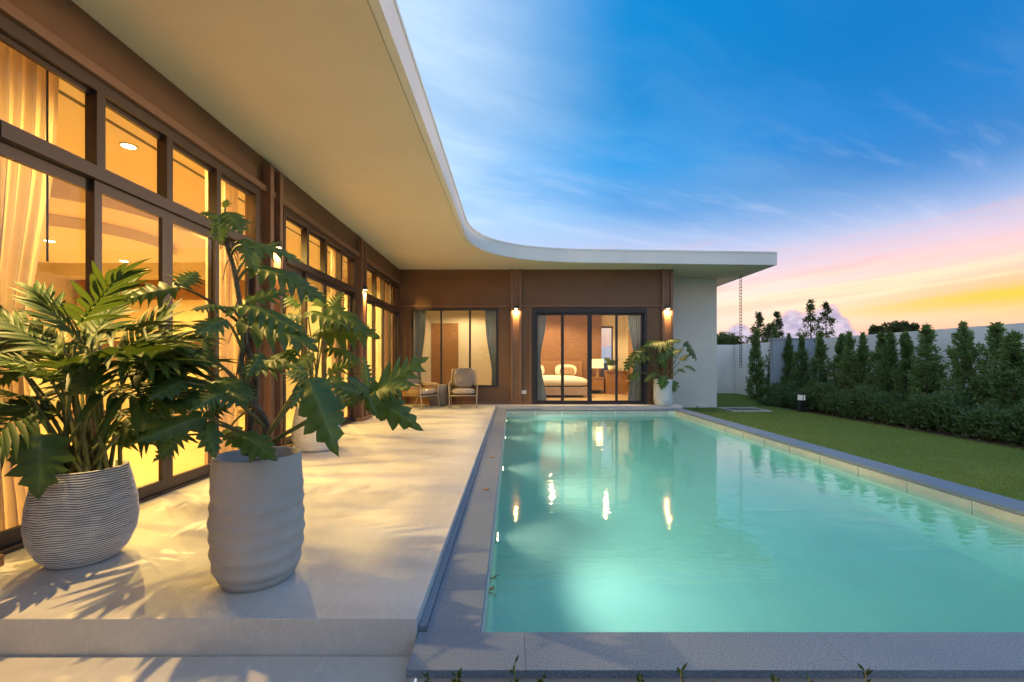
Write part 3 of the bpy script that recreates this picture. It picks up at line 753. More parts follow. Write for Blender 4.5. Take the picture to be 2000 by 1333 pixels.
ns_ = thing('side_table', 'wooden bedside table under the glowing lamp', 'side table', (2.78, 15.05, 0))
box('top', 'wood', ns_, -.24, .24, -.2, .2, .5, .54); box('cabinet', 'wood', ns_, -.22, .22, -.18, .19, .12, .499)
for sx in (-.19, .19):
    for sy in (-.15, .15): box('leg', 'wood', ns_, sx - .02, sx + .02, sy - .02, sy + .02, 0, .119)
tl_ = thing('table_lamp', 'table lamp with glowing drum shade beside the bed', 'table lamp', (2.82, 15.0, .54))
MB().lathe([(.09, 0), (.09, .015), (.035, .03), (.035, .30)], 20).build('stand', 'wood', tl_, True)
MB().lathe([(.20, .30), (.19, .60)], 32).build('shade', 'shade_glow', tl_, True)
light('bulb', 'POINT', tl_, (0, -.3, .5), 10, WARM, .1)
co = thing('console', 'low wooden console under the small bedroom window', 'console', (3.40, 14.9, 0))
box('top', 'wood', co, -.36, .36, -.2, .25, .72, .76); box('body', 'wood', co, -.34, .34, -.14, .24, .0, .719)
tv = thing('shelf_table', 'narrow wooden shelf table along the bedroom side wall', 'shelf', (3.62, 13.2, 0))
box('top', 'wood', tv, -.2, .2, -.5, .5, .46, .5)
box('lower_shelf', 'wood', tv, -.2, .2, -.5, .5, .10, .14)
for y in (-.4, .4): box('leg', 'wood', tv, -.14, .14, y - .03, y + .03, 0, .459)
# kitchen and picture
kit = thing('kitchen_unit', 'cream kitchen cabinets with counter at the back of the living room', 'cabinets', (-6.8, 9.3, 0))
box('bulkhead', 'wood', kit, -2.1, 1.3, -.02, 1.0, 2.32, 2.715)
for i in range(6): box('upper_door', 'cabinet', kit, -2.1 + i * .5665, -2.1 + i * .5665 + .562, 0, .38, 1.48, 2.319, bevel=.003)
for i in range(6): box('base_door', 'cabinet', kit, -2.1 + i * .5665, -2.1 + i * .5665 + .562, -.2, .4, .08, .86, bevel=.003)
box('counter', 'concrete_pale', kit, -2.12, 1.32, -.24, .42, .861, .90)
box('backsplash', 'linen_brown', kit, -2.1, 1.3, .36, .40, .901, 1.479)
o = thing('framed_picture', 'dark framed picture on the cream wall behind the middle bay', 'picture', (-4.15, WY - .145, 1.58))
MB().box(-.45, .45, -.03, 0, -.38, -.34).box(-.45, .45, -.03, 0, .34, .38).box(-.45, -.41, -.03, 0, -.34, .34).box(.41, .45, -.03, 0, -.34, .34).build('frame', 'wood', o)
box('print', 'cabinet', o, -.41, .41, -.015, -.001, -.34, .34)

# ------------------------------------------------------------------ small fixtures
so = thing('wall_socket', 'white double wall socket low on the brown rear wall', 'socket', (.29, WY - .002, .30))
box('plate', 'white_plastic', so, -.065, .065, -.01, 0, -.045, .045, bevel=.004)
for sx in (-.028, .028): box('socket', 'linen', so, sx - .02, sx + .02, -.013, -.0101, -.02, .02)
so = thing('cover_box', 'small white box at the foot of the white side wall', 'cover box', (5.15, 12.4, GR - .02))
box('lid', 'white_plastic', so, -.11, .11, -.06, -.002, .0, .07, bevel=.006)

# ------------------------------------------------------------------ armchairs and side table
def armchair(loc, rz, label):
    t = thing('armchair', label, 'armchair', loc, rz, 'rope armchairs by the picture window')
    W, D = .62, .60
    for sx in (-1, 1):
        x = sx * W / 2
        leg = MB().tube([(x * .98, -D / 2 - .03, 0), (x, -D / 2 + .02, .30), (x * 1.04, -D / 2 + .01, .50), (x * 1.04, -D / 2 + .05, .545), (x * 1.04, D / 2 - .06, .57), (x * .98, D / 2 + .02, .60)], .011)
        leg.build('arm_frame', 'chair_metal', t, True)
        MB().tube([(x * .97, D / 2 + .10, 0), (x, D / 2 - .02, .28), (x * .98, D / 2 + .05, .6), (x * .94, D / 2 + .17, .86)], .011).build('back_leg', 'chair_metal', t, True)
        MB().tube([(x * .98, -D / 2 - .03, .012), (x * .97, D / 2 + .10, .012)], .010).build('foot_rail', 'chair_metal', t, True)
        for k in range(9):
            z = .29 + k * .029
            MB().tube([(x * 1.02, -D / 2 + .015, z), (x * 1.05, 0, z + .008), (x, D / 2 - .0 + k * .004, z + .012)], .0095, 6).build('rope', 'rope', t, True)
    MB().tube([(-W / 2, -D / 2 + .02, .28), (W / 2, -D / 2 + .02, .28)], .011).build('front_rail', 'chair_metal', t, True)
    MB().tube([(-W / 2 * .94, D / 2 + .17, .86), (0, D / 2 + .20, .875), (W / 2 * .94, D / 2 + .17, .86)], .011).build('top_rail', 'chair_metal', t, True)
    for k in range(12):
        z = .34 + k * .042; y = D / 2 + .0 + (z - .3) * .32
        MB().tube([(-W / 2 * .97, y, z), (0, y + .035, z), (W / 2 * .97, y, z)], .0095, 6).build('rope', 'rope', t, True)
    box('seat_base', 'rope', t, -W / 2 + .01, W / 2 - .01, -D / 2 + .03, D / 2, .272, .292)
    cushion('seat_cushion', 'seat_cushion', t, W - .05, D + .02, .15, (0, -.03, .36), (R(-3), 0, 0))
    cushion('back_cushion', 'wrapped_cushion', t, W - .09, .15, .50, (0, D / 2 - .0, .66), (R(-17), 0, 0), p=5)
    return t
armchair((-1.13, 10.62, 0), R(4), 'rope armchair with wrapped cushion facing the pool, under the picture window')
armchair((-2.12, 10.45, 0), R(62), 'rope armchair with wrapped cushion turned sideways next to the glazed front')
o = MB().lathe([(.17, 0), (.205, .02), (.235, .16), (.235, .32), (.20, .50), (.19, .505)], 36).build('side_table', 'table_stone', None, True, (-1.76, 10.88, 0))
tag(o, 'grey drum side table between the two armchairs', 'side table')

# ------------------------------------------------------------------ rain chain, basin, bollard
ch = thing('rain_chain', 'metal rain chain hanging from the roof corner', 'rain chain', (5.98, 11.9, SOF))
lk = MB()
NS = 14
for i in range(NS + 1):
    pass
pts = [(.036 * math.cos(2 * math.pi * i / NS), 0, .048 * math.sin(2 * math.pi * i / NS)) for i in range(NS + 1)]
lk.tube(pts, .007, 6); lme = lk.mesh('link', True)
for i in range(30):
    o = link('link', lme, 'dark_metal', ch, (0, 0, -.05 - i * .081)); o.rotation_euler = (0, 0, R(20 if i % 2 else 110))
bs = thing('rain_basin', 'square gravel basin with white kerb in the lawn under the chain', 'drain basin', (5.98, 11.75, GR - .02))
for x0, x1, y0, y1 in ((-.48, .48, -.44, -.38), (-.48, .48, .38, .44), (-.48, -.42, -.38, .38), (.42, .48, -.38, .38)):
    box('kerb', 'concrete_pale', bs, x0, x1, y0, y1, -.03, .035)
rng = random.Random(5); gm = MB()
for i in range(420):
    x, y = rng.uniform(-.4, .4), rng.uniform(-.36, .36); r = rng.uniform(.016, .03)
    n = len(gm.v); a = rng.uniform(0, 6)
    gm.v += [(x + r * math.cos(a + k * 1.57) * rng.uniform(.7, 1), y + r * math.sin(a + k * 1.57) * rng.uniform(.7, 1), .0) for k in range(4)] + [(x, y, r * 1.1)]
    gm.f += [(n, n + 1, n + 4), (n + 1, n + 2, n + 4), (n + 2, n + 3, n + 4), (n + 3, n, n + 4)]
gv = gm.build('gravel', 'gravel', bs); stuff(gv)
bo = thing('bollard_lamp', 'black garden bollard lamp with pale lens at the hedge', 'bollard lamp', (7.18, 11.3, GR - .02))
box('post', 'black_metal', bo, -.07, .07, -.07, .07, 0, .30, bevel=.004)
box('lens', 'bollard_lens', bo, -.055, .055, -.072, .055, .301, .429)
box('cap', 'black_metal', bo, -.08, .08, -.085, .08, .43, .455, bevel=.004)
box('fin', 'black_metal', bo, -.006, .006, -.082, -.0725, .301, .429)

# ------------------------------------------------------------------ boundary walls
def bwall(name, label, mat, x0, x1, y0, y1, z1, cap=.03):
    t = thing(name, label, 'wall', ((x0 + x1) / 2, (y0 + y1) / 2, GR - .06)); cx, cyy = (x0 + x1) / 2, (y0 + y1) / 2
    box('wall_face', mat, t, x0 - cx, x1 - cx, y0 - cyy, y1 - cyy, 0, z1 - GR + .06)
    box('coping', mat, t, x0 - cx - cap, x1 - cx + cap, y0 - cyy - cap, y1 - cyy + cap, z1 - GR + .0605, z1 - GR + .10)
    return t
bwall('boundary_wall', 'long white boundary wall behind the hedge on the right', 'compound_wall', 8.8, 8.98, -5.0, 18.2, 1.68, .0)
bwall('boundary_wall', 'white boundary wall at the far end of the lawn', 'compound_wall', 4.5, 8.79, 18.02, 18.2, 1.68, .0)
bwall('boundary_wall', 'pale boundary wall reflected in the picture window', 'compound_wall', -7.0, 8.79, -5.2, -5.0, 2.0, .0)
bwall('cross_wall', 'blue grey cross wall with cap standing out from the white boundary wall', 'bluegrey_wall', 7.57, 8.79, 13.2, 13.36, 1.70, .03)

# ------------------------------------------------------------------ planting at the camera side of the pool
struct(box('planting_bed', 'soil', None, TE + .06, 3.2, -2.0, PY0 - .214, -.5, -.36))
box_p = MB().box(1.42, 2.7, .6, PY0 - .30, -.30, -.13).build('paver', 'concrete_pale', None, bevel=.004)
tag(box_p, 'pale stepping slab against the near pool coping at lower right', 'paving slab')

# ------------------------------------------------------------------ foliage meshes
def lobed_leaf(name, nl, depth, width, droop, fold, seed, sweep=.55, n=60, heart=.35, tip=1.0):
    """divided leaf, base at the origin, tip at +Y (length 1), face up +Z"""
    rng = random.Random(seed); m = MB(); rib = []
    jit = [[rng.uniform(.75, 1.1) for _ in range(nl + 2)] for _ in (0, 1)]
    cols = (0.0, .12, .5, 1.0)
    rows = []
    for i in range(n + 1):
        t = i / n
        env = width * (math.sin(math.pi * min(1, (t * .93 + .07)) ** .72) ** .75) * (1 - t) ** .12 if t < 1 else .0
        if t > .72: env *= ((1 - t) / .28) ** .55 if t < 1 else 0
        row = []
        for side in (-1, 1):
            ph = t * nl + (.18 if side > 0 else 0); k = int(ph); fr = ph - k
            tooth = 1 - depth * (abs(2 * fr - 1) ** .85)
            if t > .86: tooth = 1 - depth * .25 * abs(2 * fr - 1)
            wd = env * tooth * jit[(side + 1) // 2][min(k, nl + 1)]
            for c in cols:
                x = side * wd * c
                y = t + sweep * wd * c * (1.0 - .4 * t) - heart * wd * c * max(0, 1 - t * 3.2) * 1.6
                z = -droop * y * y - fold * abs(x) * 1.0 - .55 * abs(x) ** 2 + .02 * math.sin(ph * 6.28) * c + .012 * math.sin(9 * y + seed)
                row.append(len(m.v)); m.v.append((x, y, z)); rib.append(1.0 if c == 0 else (.35 if c < .2 else 0.0))
        rows.append(row)
    nc = len(cols)
    for i in range(n):
        for s in (0, 1):
            for c in range(nc - 1):
                a, b_ = rows[i][s * nc + c], rows[i][s * nc + c + 1]; d, e = rows[i + 1][s * nc + c], rows[i + 1][s * nc + c + 1]
                m.f.append((a, d, e, b_) if s == 0 else (a, b_, e, d))
    me = m.mesh(name, True); at = me.attributes.new('rib', 'FLOAT', 'POINT'); at.data.foreach_set('value', rib)
    return me
def feather_leaf(name, nl, ll, droop, seed, wid=.042):
    """pinnate leaf with strap leaflets on both sides of a rib, base at the origin, tip at +Y"""
    rng = random.Random(seed); m = MB(); rib = []
    zc = lambda y: -droop * y * y
    def strip(pts, wd, side):
        n0 = len(m.v)
        for i, (p, t) in enumerate(zip(pts, wd)):
            d = (pts[min(i + 1, len(pts) - 1)] - pts[max(i - 1, 0)]).normalized()
            a = d.cross(Vector((0, 0, 1))).normalized() * t
            m.v += [tuple(p - a + Vector((0, 0, t * .35))), tuple(p), tuple(p + a + Vector((0, 0, t * .35)))]; rib.extend((0, .6, 0))
        for i in range(len(pts) - 1):
            q = n0 + i * 3; m.f += [(q, q + 1, q + 4, q + 3), (q + 1, q + 2, q + 5, q + 4)]
    for k in range(nl):
        for side in (-1, 1):
            y0 = .10 + .86 * (k + (.25 if side > 0 else 0) + rng.uniform(-.1, .1)) / nl
            t = y0
            l = ll * (.55 + .75 * math.sin(math.pi * min(1, t * .8 + .18))) * rng.uniform(.85, 1.12)
            ang = R(62 - 46 * t + rng.uniform(-7, 7)); dr = rng.uniform(.15, .5)
            pts = []
            for i in range(6):
                s = i / 5
                pts.append(Vector((side * l * s * math.sin(ang), y0 + l * s * math.cos(ang) + .03 * s, zc(y0) + .10 * l * s * 1.5 - dr * l * s * s)))
            w = wid * rng.uniform(.8, 1.2)
            strip(pts, [w * .55, w * .95, w, w * .85, w * .5, w * .06], side)
    pts = [Vector((0, .12 * i, zc(.12 * i) + .012)) for i in range(9)]
    strip(pts, [.016 - .0014 * i for i in range(9)], 1)
    me = m.mesh(name, True); at = me.attributes.new('rib', 'FLOAT', 'POINT'); at.data.foreach_set('value', rib)
    return me
LOB = [lobed_leaf('leaf', 6, .70, .46, .22, .10, s, .62) for s in (1, 2, 3)]
LOBD = [lobed_leaf('leaf', 8, .78, .42, .25, .12, s, .5, 80) for s in (4, 5)]
LOBW = [lobed_leaf('leaf', 5, .40, .40, .28, .15, s, .35) for s in (6, 7)]
FEA = [feather_leaf('leaf', 10, .42, d, s) for s, d in ((11, .10), (12, .18), (13, .26), (14, .04))]

def place_leaf(plant, me, mat, base, tip, nrm, wscale=1.0, petiole_from=None, pr=.006, bow=.06):
    base, tip = Vector(base), Vector(tip); y = (tip - base); L = y.length; y.normalize()
    nrm = Vector(nrm); z = (nrm - y * nrm.dot(y)).normalized(); x = y.cross(z)
    mt = Matrix(((x.x, y.x, z.x), (x.y, y.y, z.y), (x.z, y.z, z.z))).to_4x4() @ Matrix.Diagonal((L * wscale, L, L, 1))
    mt.translation = base - plant.location
    o = link('leaf', me, mat, plant); o.matrix_local = mt
    if petiole_from is not None:
        a = Vector(petiole_from); mid = (a + base) / 2 + Vector((0, 0, bow)) - Vector((0, 0, 0))
        pts = []
        for i in range(9):
            t = i / 8; pts.append((a * (1 - t) ** 2 + mid * 2 * t * (1 - t) + base * t * t) - plant.location)
        MB().tube(pts, [pr * (1.25 - .5 * i / 8) for i in range(9)], 7).build('petiole', 'stem', plant, True)
    return o

# ------------------------------------------------------------------ pots
def ribbed_pot(name, label, loc, prof, nr, amp, mat, cat='pot', seed=0, seg=110):
    rng = random.Random(seed); t = thing(name, label, cat, loc)
    zs = [p[1] for p in prof]; rs = [p[0] for p in prof]; H = zs[-1]
    m = MB(); rid = []; per = 5; N = nr * per
    ph = [(rng.uniform(0, 6.28), rng.uniform(0, 6.28)) for _ in range(4)]
    for i in range(N + 1):
        z = H * i / N; r = float(np.interp(z, zs, rs))
        for k in range(seg):
            a = 2 * math.pi * k / seg
            w = .35 * math.sin(2 * a + ph[0][0]) + .3 * math.sin(5 * a + ph[1][0] + z * 9) + .18 * math.sin(11 * a + ph[2][0] - z * 14)
            q = (i / per + w * min(1, 6 * (1 - i / N)) * min(1, 4 * i / N)) * 2 * math.pi
            s = .5 + .5 * math.cos(q)
            m.v.append(((r + amp * (s - 1)) * math.cos(a), (r + amp * (s - 1)) * math.sin(a), z)); rid.append(s)
    for i in range(N):
        for k in range(seg):
            k2 = (k + 1) % seg; m.f.append((i * seg + k, i * seg + k2, (i + 1) * seg + k2, (i + 1) * seg + k))
    m.f.append(tuple(reversed(range(seg))))
    n = len(m.v); rt = rs[-1]; tn = N * seg
    for rr, zz in ((rt - .02, H), (rt - .035, H - .09)):
        for k in range(seg):
            a = 2 * math.pi * k / seg; m.v.append((rr * math.cos(a), rr * math.sin(a), zz)); rid.append(.8)
    for k in range(seg):
        k2 = (k + 1) % seg
        m.f.append((tn + k, tn + k2, n + k2, n + k)); m.f.append((n + k, n + k2, n + seg + k2, n + seg + k))
    me = m.mesh('body', True); at = me.attributes.new('ridge', 'FLOAT', 'POINT'); at.data.foreach_set('value', rid)
    link('body', me, mat, t)
    sm = MB().lathe([(rt - .03, H - .07), (rt * .6, H - .05), (.02, H - .045)], 40, wob=lambda r, z, a: (r, z + .008 * math.sin(5 * a + r * 40))).build('soil', 'soil', t, True)
    return t
# tall taupe pot with soft rings
def taupe_prof():
    base = [(.148, 0), (.170, .02), (.192, .08), (.204, .16), (.207, .28), (.200, .44), (.192, .60)]
    return base
TP = (-1.235, 2.215, 0)
def smooth_pot(name, label, loc, prof, rings, amp, mat, H):
    t = thing(name, label, 'pot', loc); zs = [p[1] for p in prof]; rs = [p[0] for p in prof]
    pr = []
    for i in range(81):
        z = H * i / 80; r = float(np.interp(z, zs, rs))
        if rings: r += amp * (1 - 2 * abs(math.sin(math.pi * z / H * rings)) ** .8) * min(1, max(0, (H * .86 - z) / (H * .25))) * (1 if z > .02 else 0)
        pr.append((r, z))
    # smooth the profile
    for _ in range(3): pr = [pr[0]] + [((pr[i - 1][0] + 2 * pr[i][0] + pr[i + 1][0]) / 4, pr[i][1]) for i in range(1, 80)] + [pr[80]]
    rt = pr[-1][0]
    pr += [(rt - .006, H + .004), (rt - .016, H), (rt - .03, H - .09)]
    MB().lathe(pr, 72, wob=lambda r, z, a: (r + .0018 * math.sin(3 * a + z * 30), z + .006 * math.sin(2 * a + z * 5) * (1 if .05 < z < H * .8 else 0))).build('body', mat, t, True)
    MB().lathe([(rt - .026, H - .06), (rt * .6, H - .045), (.02, H - .04)], 40, wob=lambda r, z, a: (r, z + .008 * math.sin(5 * a + r * 40))).build('soil', 'soil', t, True)
    return t
smooth_pot('plant_pot', 'tall taupe stone pot with soft horizontal rings near the step', TP, taupe_prof(), 8, .0058, 'pot_taupe', .60)
BP = (-2.285, 2.43, 0)
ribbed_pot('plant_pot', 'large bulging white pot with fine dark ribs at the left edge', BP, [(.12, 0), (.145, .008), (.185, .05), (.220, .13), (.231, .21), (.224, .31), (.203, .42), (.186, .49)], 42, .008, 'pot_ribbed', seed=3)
CP = (-2.33, 5.42, 0)
ribbed_pot('plant_pot', 'white ribbed pot beside the post behind the tall pot', CP, [(.17, 0), (.22, .03), (.27, .14), (.275, .24), (.25, .38), (.225, .52)], 26, .007, 'pot_white', seed=8)
DP = (3.66, 10.99 + .02, 0)
smooth_pot('plant_pot', 'white straight sided pot by the bedroom door', DP, [(.19, 0), (.205, .015), (.225, .12), (.232, .3), (.225, .48), (.218, .62)], 9, .002, 'pot_white', .62)

# ------------------------------------------------------------------ potted plants
rng = random.Random(21)
cam_v = Vector((0, 0, CAM_H))
def up_cam(p, k=.6, jx=0.0):
    d = (cam_v - Vector(p)); d.z = 0; d.normalize(); return Vector((jx, 0, 1)) + d * k
# left: feathery plant
pl = thing('potted_plant', 'bushy plant with feathery strap leaves in the ribbed pot at left', 'plant', (BP[0], BP[1], .43))
Y0 = BP[1]
fe = [((250, 730), (400, 700), -.1), ((240, 760), (350, 740), .2), ((230, 720), (300, 600), .1), ((150, 640), (235, 530), -.1), ((190, 650), (250, 545), .1), ((120, 650), (70, 560), 0), ((180, 660), (310, 610), -.15), ((210, 690), (395, 655), .2),
      ((110, 690), (-20, 600), -.05), ((90, 720), (-40, 690), -.2), ((60, 790), (-30, 860), -.3), 
      ((190, 720), (330, 700), -.25), ((200, 760), (360, 770), -.2), ((140, 720), (40, 640), .15), ((170, 700), (200, 590), .2), ((230, 750), (330, 660), .25),
      ((150, 760), (60, 720), -.25),  ((170, 690), (110, 590), -.2), ((160, 720), (270, 640), -.3), ((220, 800), (330, 850), -.1),
      ((120, 770), (30, 780), .1), ((180, 780), (150, 690), -.3), ((230, 780), (410, 745), .05), ((60, 740), (-60, 640), .1)]
for i, (b_, t_, dy) in enumerate(fe):
    b = P(b_[0], b_[1], Y0 + dy * .5); tp = P(t_[0], t_[1], Y0 + dy * 1.6)
    root = Vector((BP[0] + rng.uniform(-.12, .12), BP[1] + rng.uniform(-.12, .12), .44))
    place_leaf(pl, FEA[i % 4], 'leaf_palm', b, b + (tp - b) * 1.05, up_cam(b, rng.uniform(.3, .9), rng.uniform(-.4, .4)), rng.uniform(.8, 1.05), root, .009, .0)
for i in range(8):
    a = rng.uniform(0, 6.28); rr = rng.uniform(.05, .22); zz = rng.uniform(.68, 1.0)
    b = Vector((BP[0] + rr * math.cos(a), BP[1] + rr * math.sin(a), zz)); L = rng.uniform(.22, .36)
    d = Vector((math.cos(a) * 1.0, math.sin(a) * 1.0, rng.uniform(.1, 1.0))).normalized()
    place_leaf(pl, FEA[i % 4], 'leaf_palm', b, b + d * L, (0, 0, 1) if d.z < .8 else up_cam(b), rng.uniform(.8, 1.1),
               Vector((BP[0] + rng.uniform(-.1, .1), BP[1] + rng.uniform(-.1, .1), .44)), .009, .0)
for i in range(5):
    a = rng.uniform(0, 6.28); rr = rng.uniform(.05, .16); zz = rng.uniform(.58, .8)
    b = Vector((BP[0] + rr * math.cos(a), BP[1] + rr * math.sin(a), zz)); d = Vector((math.cos(a), math.sin(a), rng.uniform(-.05, .5))).normalized()
    place_leaf(pl, FEA[i % 4], 'leaf_palm', b, b + d * rng.uniform(.2, .34), up_cam(b, rng.uniform(.2, .8)), rng.uniform(.9, 1.2), (BP[0] + rr * .4 * math.cos(a), BP[1] + rr * .4 * math.sin(a), .44), .008, .0)
for b_, t_, dy, k_w in (((70, 845), (5, 915), -.28, 1.2), ((80, 850), (75, 975), -.34, 1.1), ((290, 800), (272, 868), -.2, 1.2), ((40, 720), (-30, 745), -.1, 1.3)):
    b = P(b_[0], b_[1], Y0 + dy * .8); q = P(t_[0], t_[1], Y0 + dy)
    place_leaf(pl, LOBW[0], 'leaf_lobed', b, q, up_cam(b, 1.2), k_w, (BP[0], BP[1], .44), .009, .05)
# tall climber in the taupe pot
tp_ = thing('potted_plant', 'tall climbing plant with big lobed leaves in the taupe pot', 'plant', (TP[0], TP[1], .53))
Y1 = TP[1]
stem = [P(505, 885, Y1 + .02), P(520, 830, Y1), P(490, 780, Y1 - .02), P(470, 720, Y1), P(478, 650, Y1 + .02), P(468, 590, Y1), P(455, 520, Y1), P(440, 470, Y1 - .01), P(436, 440, Y1)]
def spline(pts, n=6):
    out = []
    for i in range(len(pts) - 1):
        p0, p1, p2, p3 = pts[max(i - 1, 0)], pts[i], pts[i + 1], pts[min(i + 2, len(pts) - 1)]
        for k in range(n):
            t = k / n; out.append(.5 * ((2 * p1) + (p2 - p0) * t + (2 * p0 - 5 * p1 + 4 * p2 - p3) * t * t + (3 * p1 - p0 - 3 * p2 + p3) * t ** 3))
    return out + [pts[-1]]
sp_ = spline(stem); MB().tube([p - tp_.location for p in sp_], [.018 - .009 * i / len(sp_) for i in range(len(sp_))], 9).build('main_stem', 'bark_mid', tp_, True)
st2 = spline([P(480, 890, Y1 + .05), P(495, 800, Y1 + .06), P(500, 740, Y1 + .03), P(476, 660, Y1 + .03)])
MB().tube([p - tp_.location for p in st2], .013, 8).build('side_stem', 'bark', tp_, True)
for i in range(26):
    a = sp_[rng.randrange(4, len(sp_) - 4)]; d = Vector((rng.uniform(-1, 1), rng.uniform(-.6, .3), rng.uniform(-1.2, .1)))
    MB().tube([a - tp_.location, a + d * .04 - tp_.location, a + d * .07 + Vector((0, 0, -.05)) - tp_.location], [.003, .0025, .0012], 5).build('aerial_root', 'bark', tp_, True)
# (base px, tip px, depth at base, depth at tip, stem index px y, kind, width)
tl2 = [((432, 425), (392, 412), -.02, -.08, 460, 0, 1.5), ((445, 415), (468, 440), -.03, -.12, 455, 0, 1.5), ((440, 405), (440, 385), 0, -.05, 450, 0, 1.9), ((425, 425), (428, 468), -.08, -.12, 455, 0, 1.3),
       ((470, 470), (583, 492), 0, .05, 500, 0, .8), ((475, 480), (500, 520), -.05, -.1, 500, 1, 1.2), ((495, 520), (618, 552), 0, -.12, 560, 1, .9), ((485, 505), (540, 465), .1, .15, 540, 0, 1.1),
       ((352, 560), (232, 578), -.05, -.12, 640, 0, 1.0), ((352, 560), (388, 520), -.05, .1, 640, 0, 1.6), ((445, 600), (382, 592), -.12, -.25, 640, 1, 1.4), ((460, 595), (585, 612), -.05, -.2, 650, 1, .9),
       ((480, 590), (560, 560), .1, .18, 640, 0, 1.1), ((470, 625), (600, 650), -.1, -.25, 690, 0, .8), ((440, 625), (390, 640), -.15, -.3, 690, 0, 1.4), ((400, 700), (405, 652), -.05, 0, 760, 1, 1.4),
       ((390, 690), (345, 670), -.05, -.15, 760, 1, 1.3), ((500, 715), (560, 690), -.08, -.2, 760, 0, 1.2), ((510, 690), (480, 730), -.2, -.3, 740, 0, 1.3), ((355, 745), (300, 765), -.15, -.3, 800, 2, 1.5),
       ((400, 760), (330, 730), -.1, -.15, 800, 1, 1.2), ((420, 740), (470, 770), -.2, -.35, 790, 1, 1.3), ((395, 815), (262, 852), -.25, -.42, 870, 2, 1.0), ((395, 815), (440, 790), -.2, -.2, 870, 0, 1.4),
       ((400, 825), (420, 880), -.22, -.3, 870, 2, 1.2), ((360, 850), (300, 895), -.1, -.2, 870, 1, 1.3), ((470, 850), (528, 880), -.2, -.3, 880, 2, 1.2), ((430, 770), (380, 790), -.3, -.42, 840, 1, 1.4),
       ((603, 742), (653, 866), -.42, -.55, 880, 2, 1.1), ((600, 745), (556, 720), -.42, -.40, 880, 0, 1.5), ((610, 745), (668, 800), -.40, -.45, 880, 0, .8), ((595, 750), (570, 790), -.42, -.5, 880, 0, 1.0),
       ((600, 735), (560, 690), -.38, -.25, 880, 0, 1.1),
       ((722, 772), (822, 702), .05, .0, 880, 0, .95), ((722, 775), (810, 822), .0, -.14, 880, 2, .95), ((720, 768), (716, 690), .1, .2, 880, 1, .9), ((718, 772), (645, 742), -.02, -.08, 880, 0, 1.0),
       ((718, 775), (735, 812), -.05, -.1, 880, 0, .8), ((722, 770), (780, 745), .05, -.1, 880, 0, 1.2), ((715, 772), (668, 790), -.1, -.15, 880, 1, 1.0), ((720, 765), (690, 735), -.1, -.2, 880, 0, 1.3)]
for _k in range(13):
    bx_, by_ = rng.uniform(300, 450), rng.uniform(680, 850)
    tl2.append(((bx_, by_), (bx_ + rng.uniform(-75, 25), by_ + rng.uniform(-25, 45)), rng.uniform(-.1, .25), rng.uniform(-.2, .25), 800, _k % 3, rng.uniform(1.1, 1.5)))
KINDS = [LOB, LOBD, LOBW]
for i, (b_, t_, d0, d1, sy, kd, wsc) in enumerate(tl2):
    b = P(b_[0], b_[1], Y1 + d0); tip = P(t_[0], t_[1], Y1 + d1)
    root = min(sp_, key=lambda q: abs((707 - (q.z - CAM_H) * F / q.y) - sy))
    ms = KINDS[kd]
    place_leaf(tp_, ms[i % len(ms)], 'leaf_lobed', b, b + (tip - b) * 1.08, up_cam(b, rng.uniform(.8, 1.7) if i not in (8, 9, 33, 34) else 3.0, rng.uniform(-.35, .35)), wsc * .68, root, .0065, .04)
# philodendron behind, beside the post
pc = thing('potted_plant', 'broad lobed leaf plant in the white ribbed pot beside the post', 'plant', (CP[0], CP[1], .46))
Y2 = CP[1]
l3 = [((615, 650), (705, 640), 0, -.2, 0, 1.0), ((600, 655), (535, 650), -.1, -.3, 0, 1.0), ((585, 600), (552, 575), 0, -.1, 1, 1.6), ((640, 600), (700, 630), -.05, -.2, 0, .9), ((630, 600), (610, 560), .1, .2, 0, 1.3),
      ((645, 605), (665, 575), .15, .2, 1, 1.2), ((600, 610), (660, 618), -.1, -.25, 0, 1.0), ((590, 620), (540, 618), -.15, -.3, 0, 1.1), ((610, 690), (580, 715), -.2, -.35, 0, 1.3), ((640, 730), (690, 700), .05, .1, 1, 1.0),
      ((650, 735), (680, 770), -.15, -.3, 0, 1.2), ((620, 740), (590, 770), -.3, -.4, 1, 1.2), ((640, 680), (690, 690), 0, -.1, 1, 1.1), ((580, 680), (545, 700), -.1, -.2, 0, 1.2)]
for i, (b_, t_, d0, d1, kd, wsc) in enumerate(l3):
    b = P(b_[0], b_[1], Y2 + d0); tip = P(t_[0], t_[1], Y2 + d1); tip = b + (tip - b) * 1.3
    place_leaf(pc, KINDS[kd][i % 2], 'leaf_lobed', b, tip, up_cam(b, rng.uniform(.5, 1.2), rng.uniform(-.3, .3)), wsc * .85, (CP[0] + rng.uniform(-.08, .08), CP[1] + rng.uniform(-.08, .08), .47), .010, .03)
# plant by the bedroom door
pd = thing('potted_plant', 'dark lobed leaf plant in the white pot by the bedroom door', 'plant', (DP[0], DP[1], .56))
Y3 = DP[1]
l4 = [((1262, 680), (1214, 715), -.05, -.2, 1), ((1300, 672), (1258, 668), -.1, -.25, 0), ((1300, 670), (1330, 660), 0, -.15, 1), ((1340, 668), (1370, 702), -.1, -.2, 2), ((1310, 675), (1285, 705), -.2, -.35, 0),
      ((1290, 690), (1300, 720), -.25, -.35, 0), ((1340, 715), (1362, 722), -.1, -.2, 1), ((1330, 705), (1345, 690), 0, .0, 0), ((1280, 728), (1258, 742), -.2, -.3, 1),
      ((1245, 725), (1228, 745), -.1, -.2, 1), ((1296, 735), (1292, 762), -.25, -.32, 2), ((1318, 745), (1316, 766), -.15, -.25, 0), ((1325, 722), (1340, 725), .0, -.1, 1), 
      ((1310, 690), (1335, 680), -.2, -.3, 0), ((1270, 700), (1240, 690), -.1, -.2, 0)]
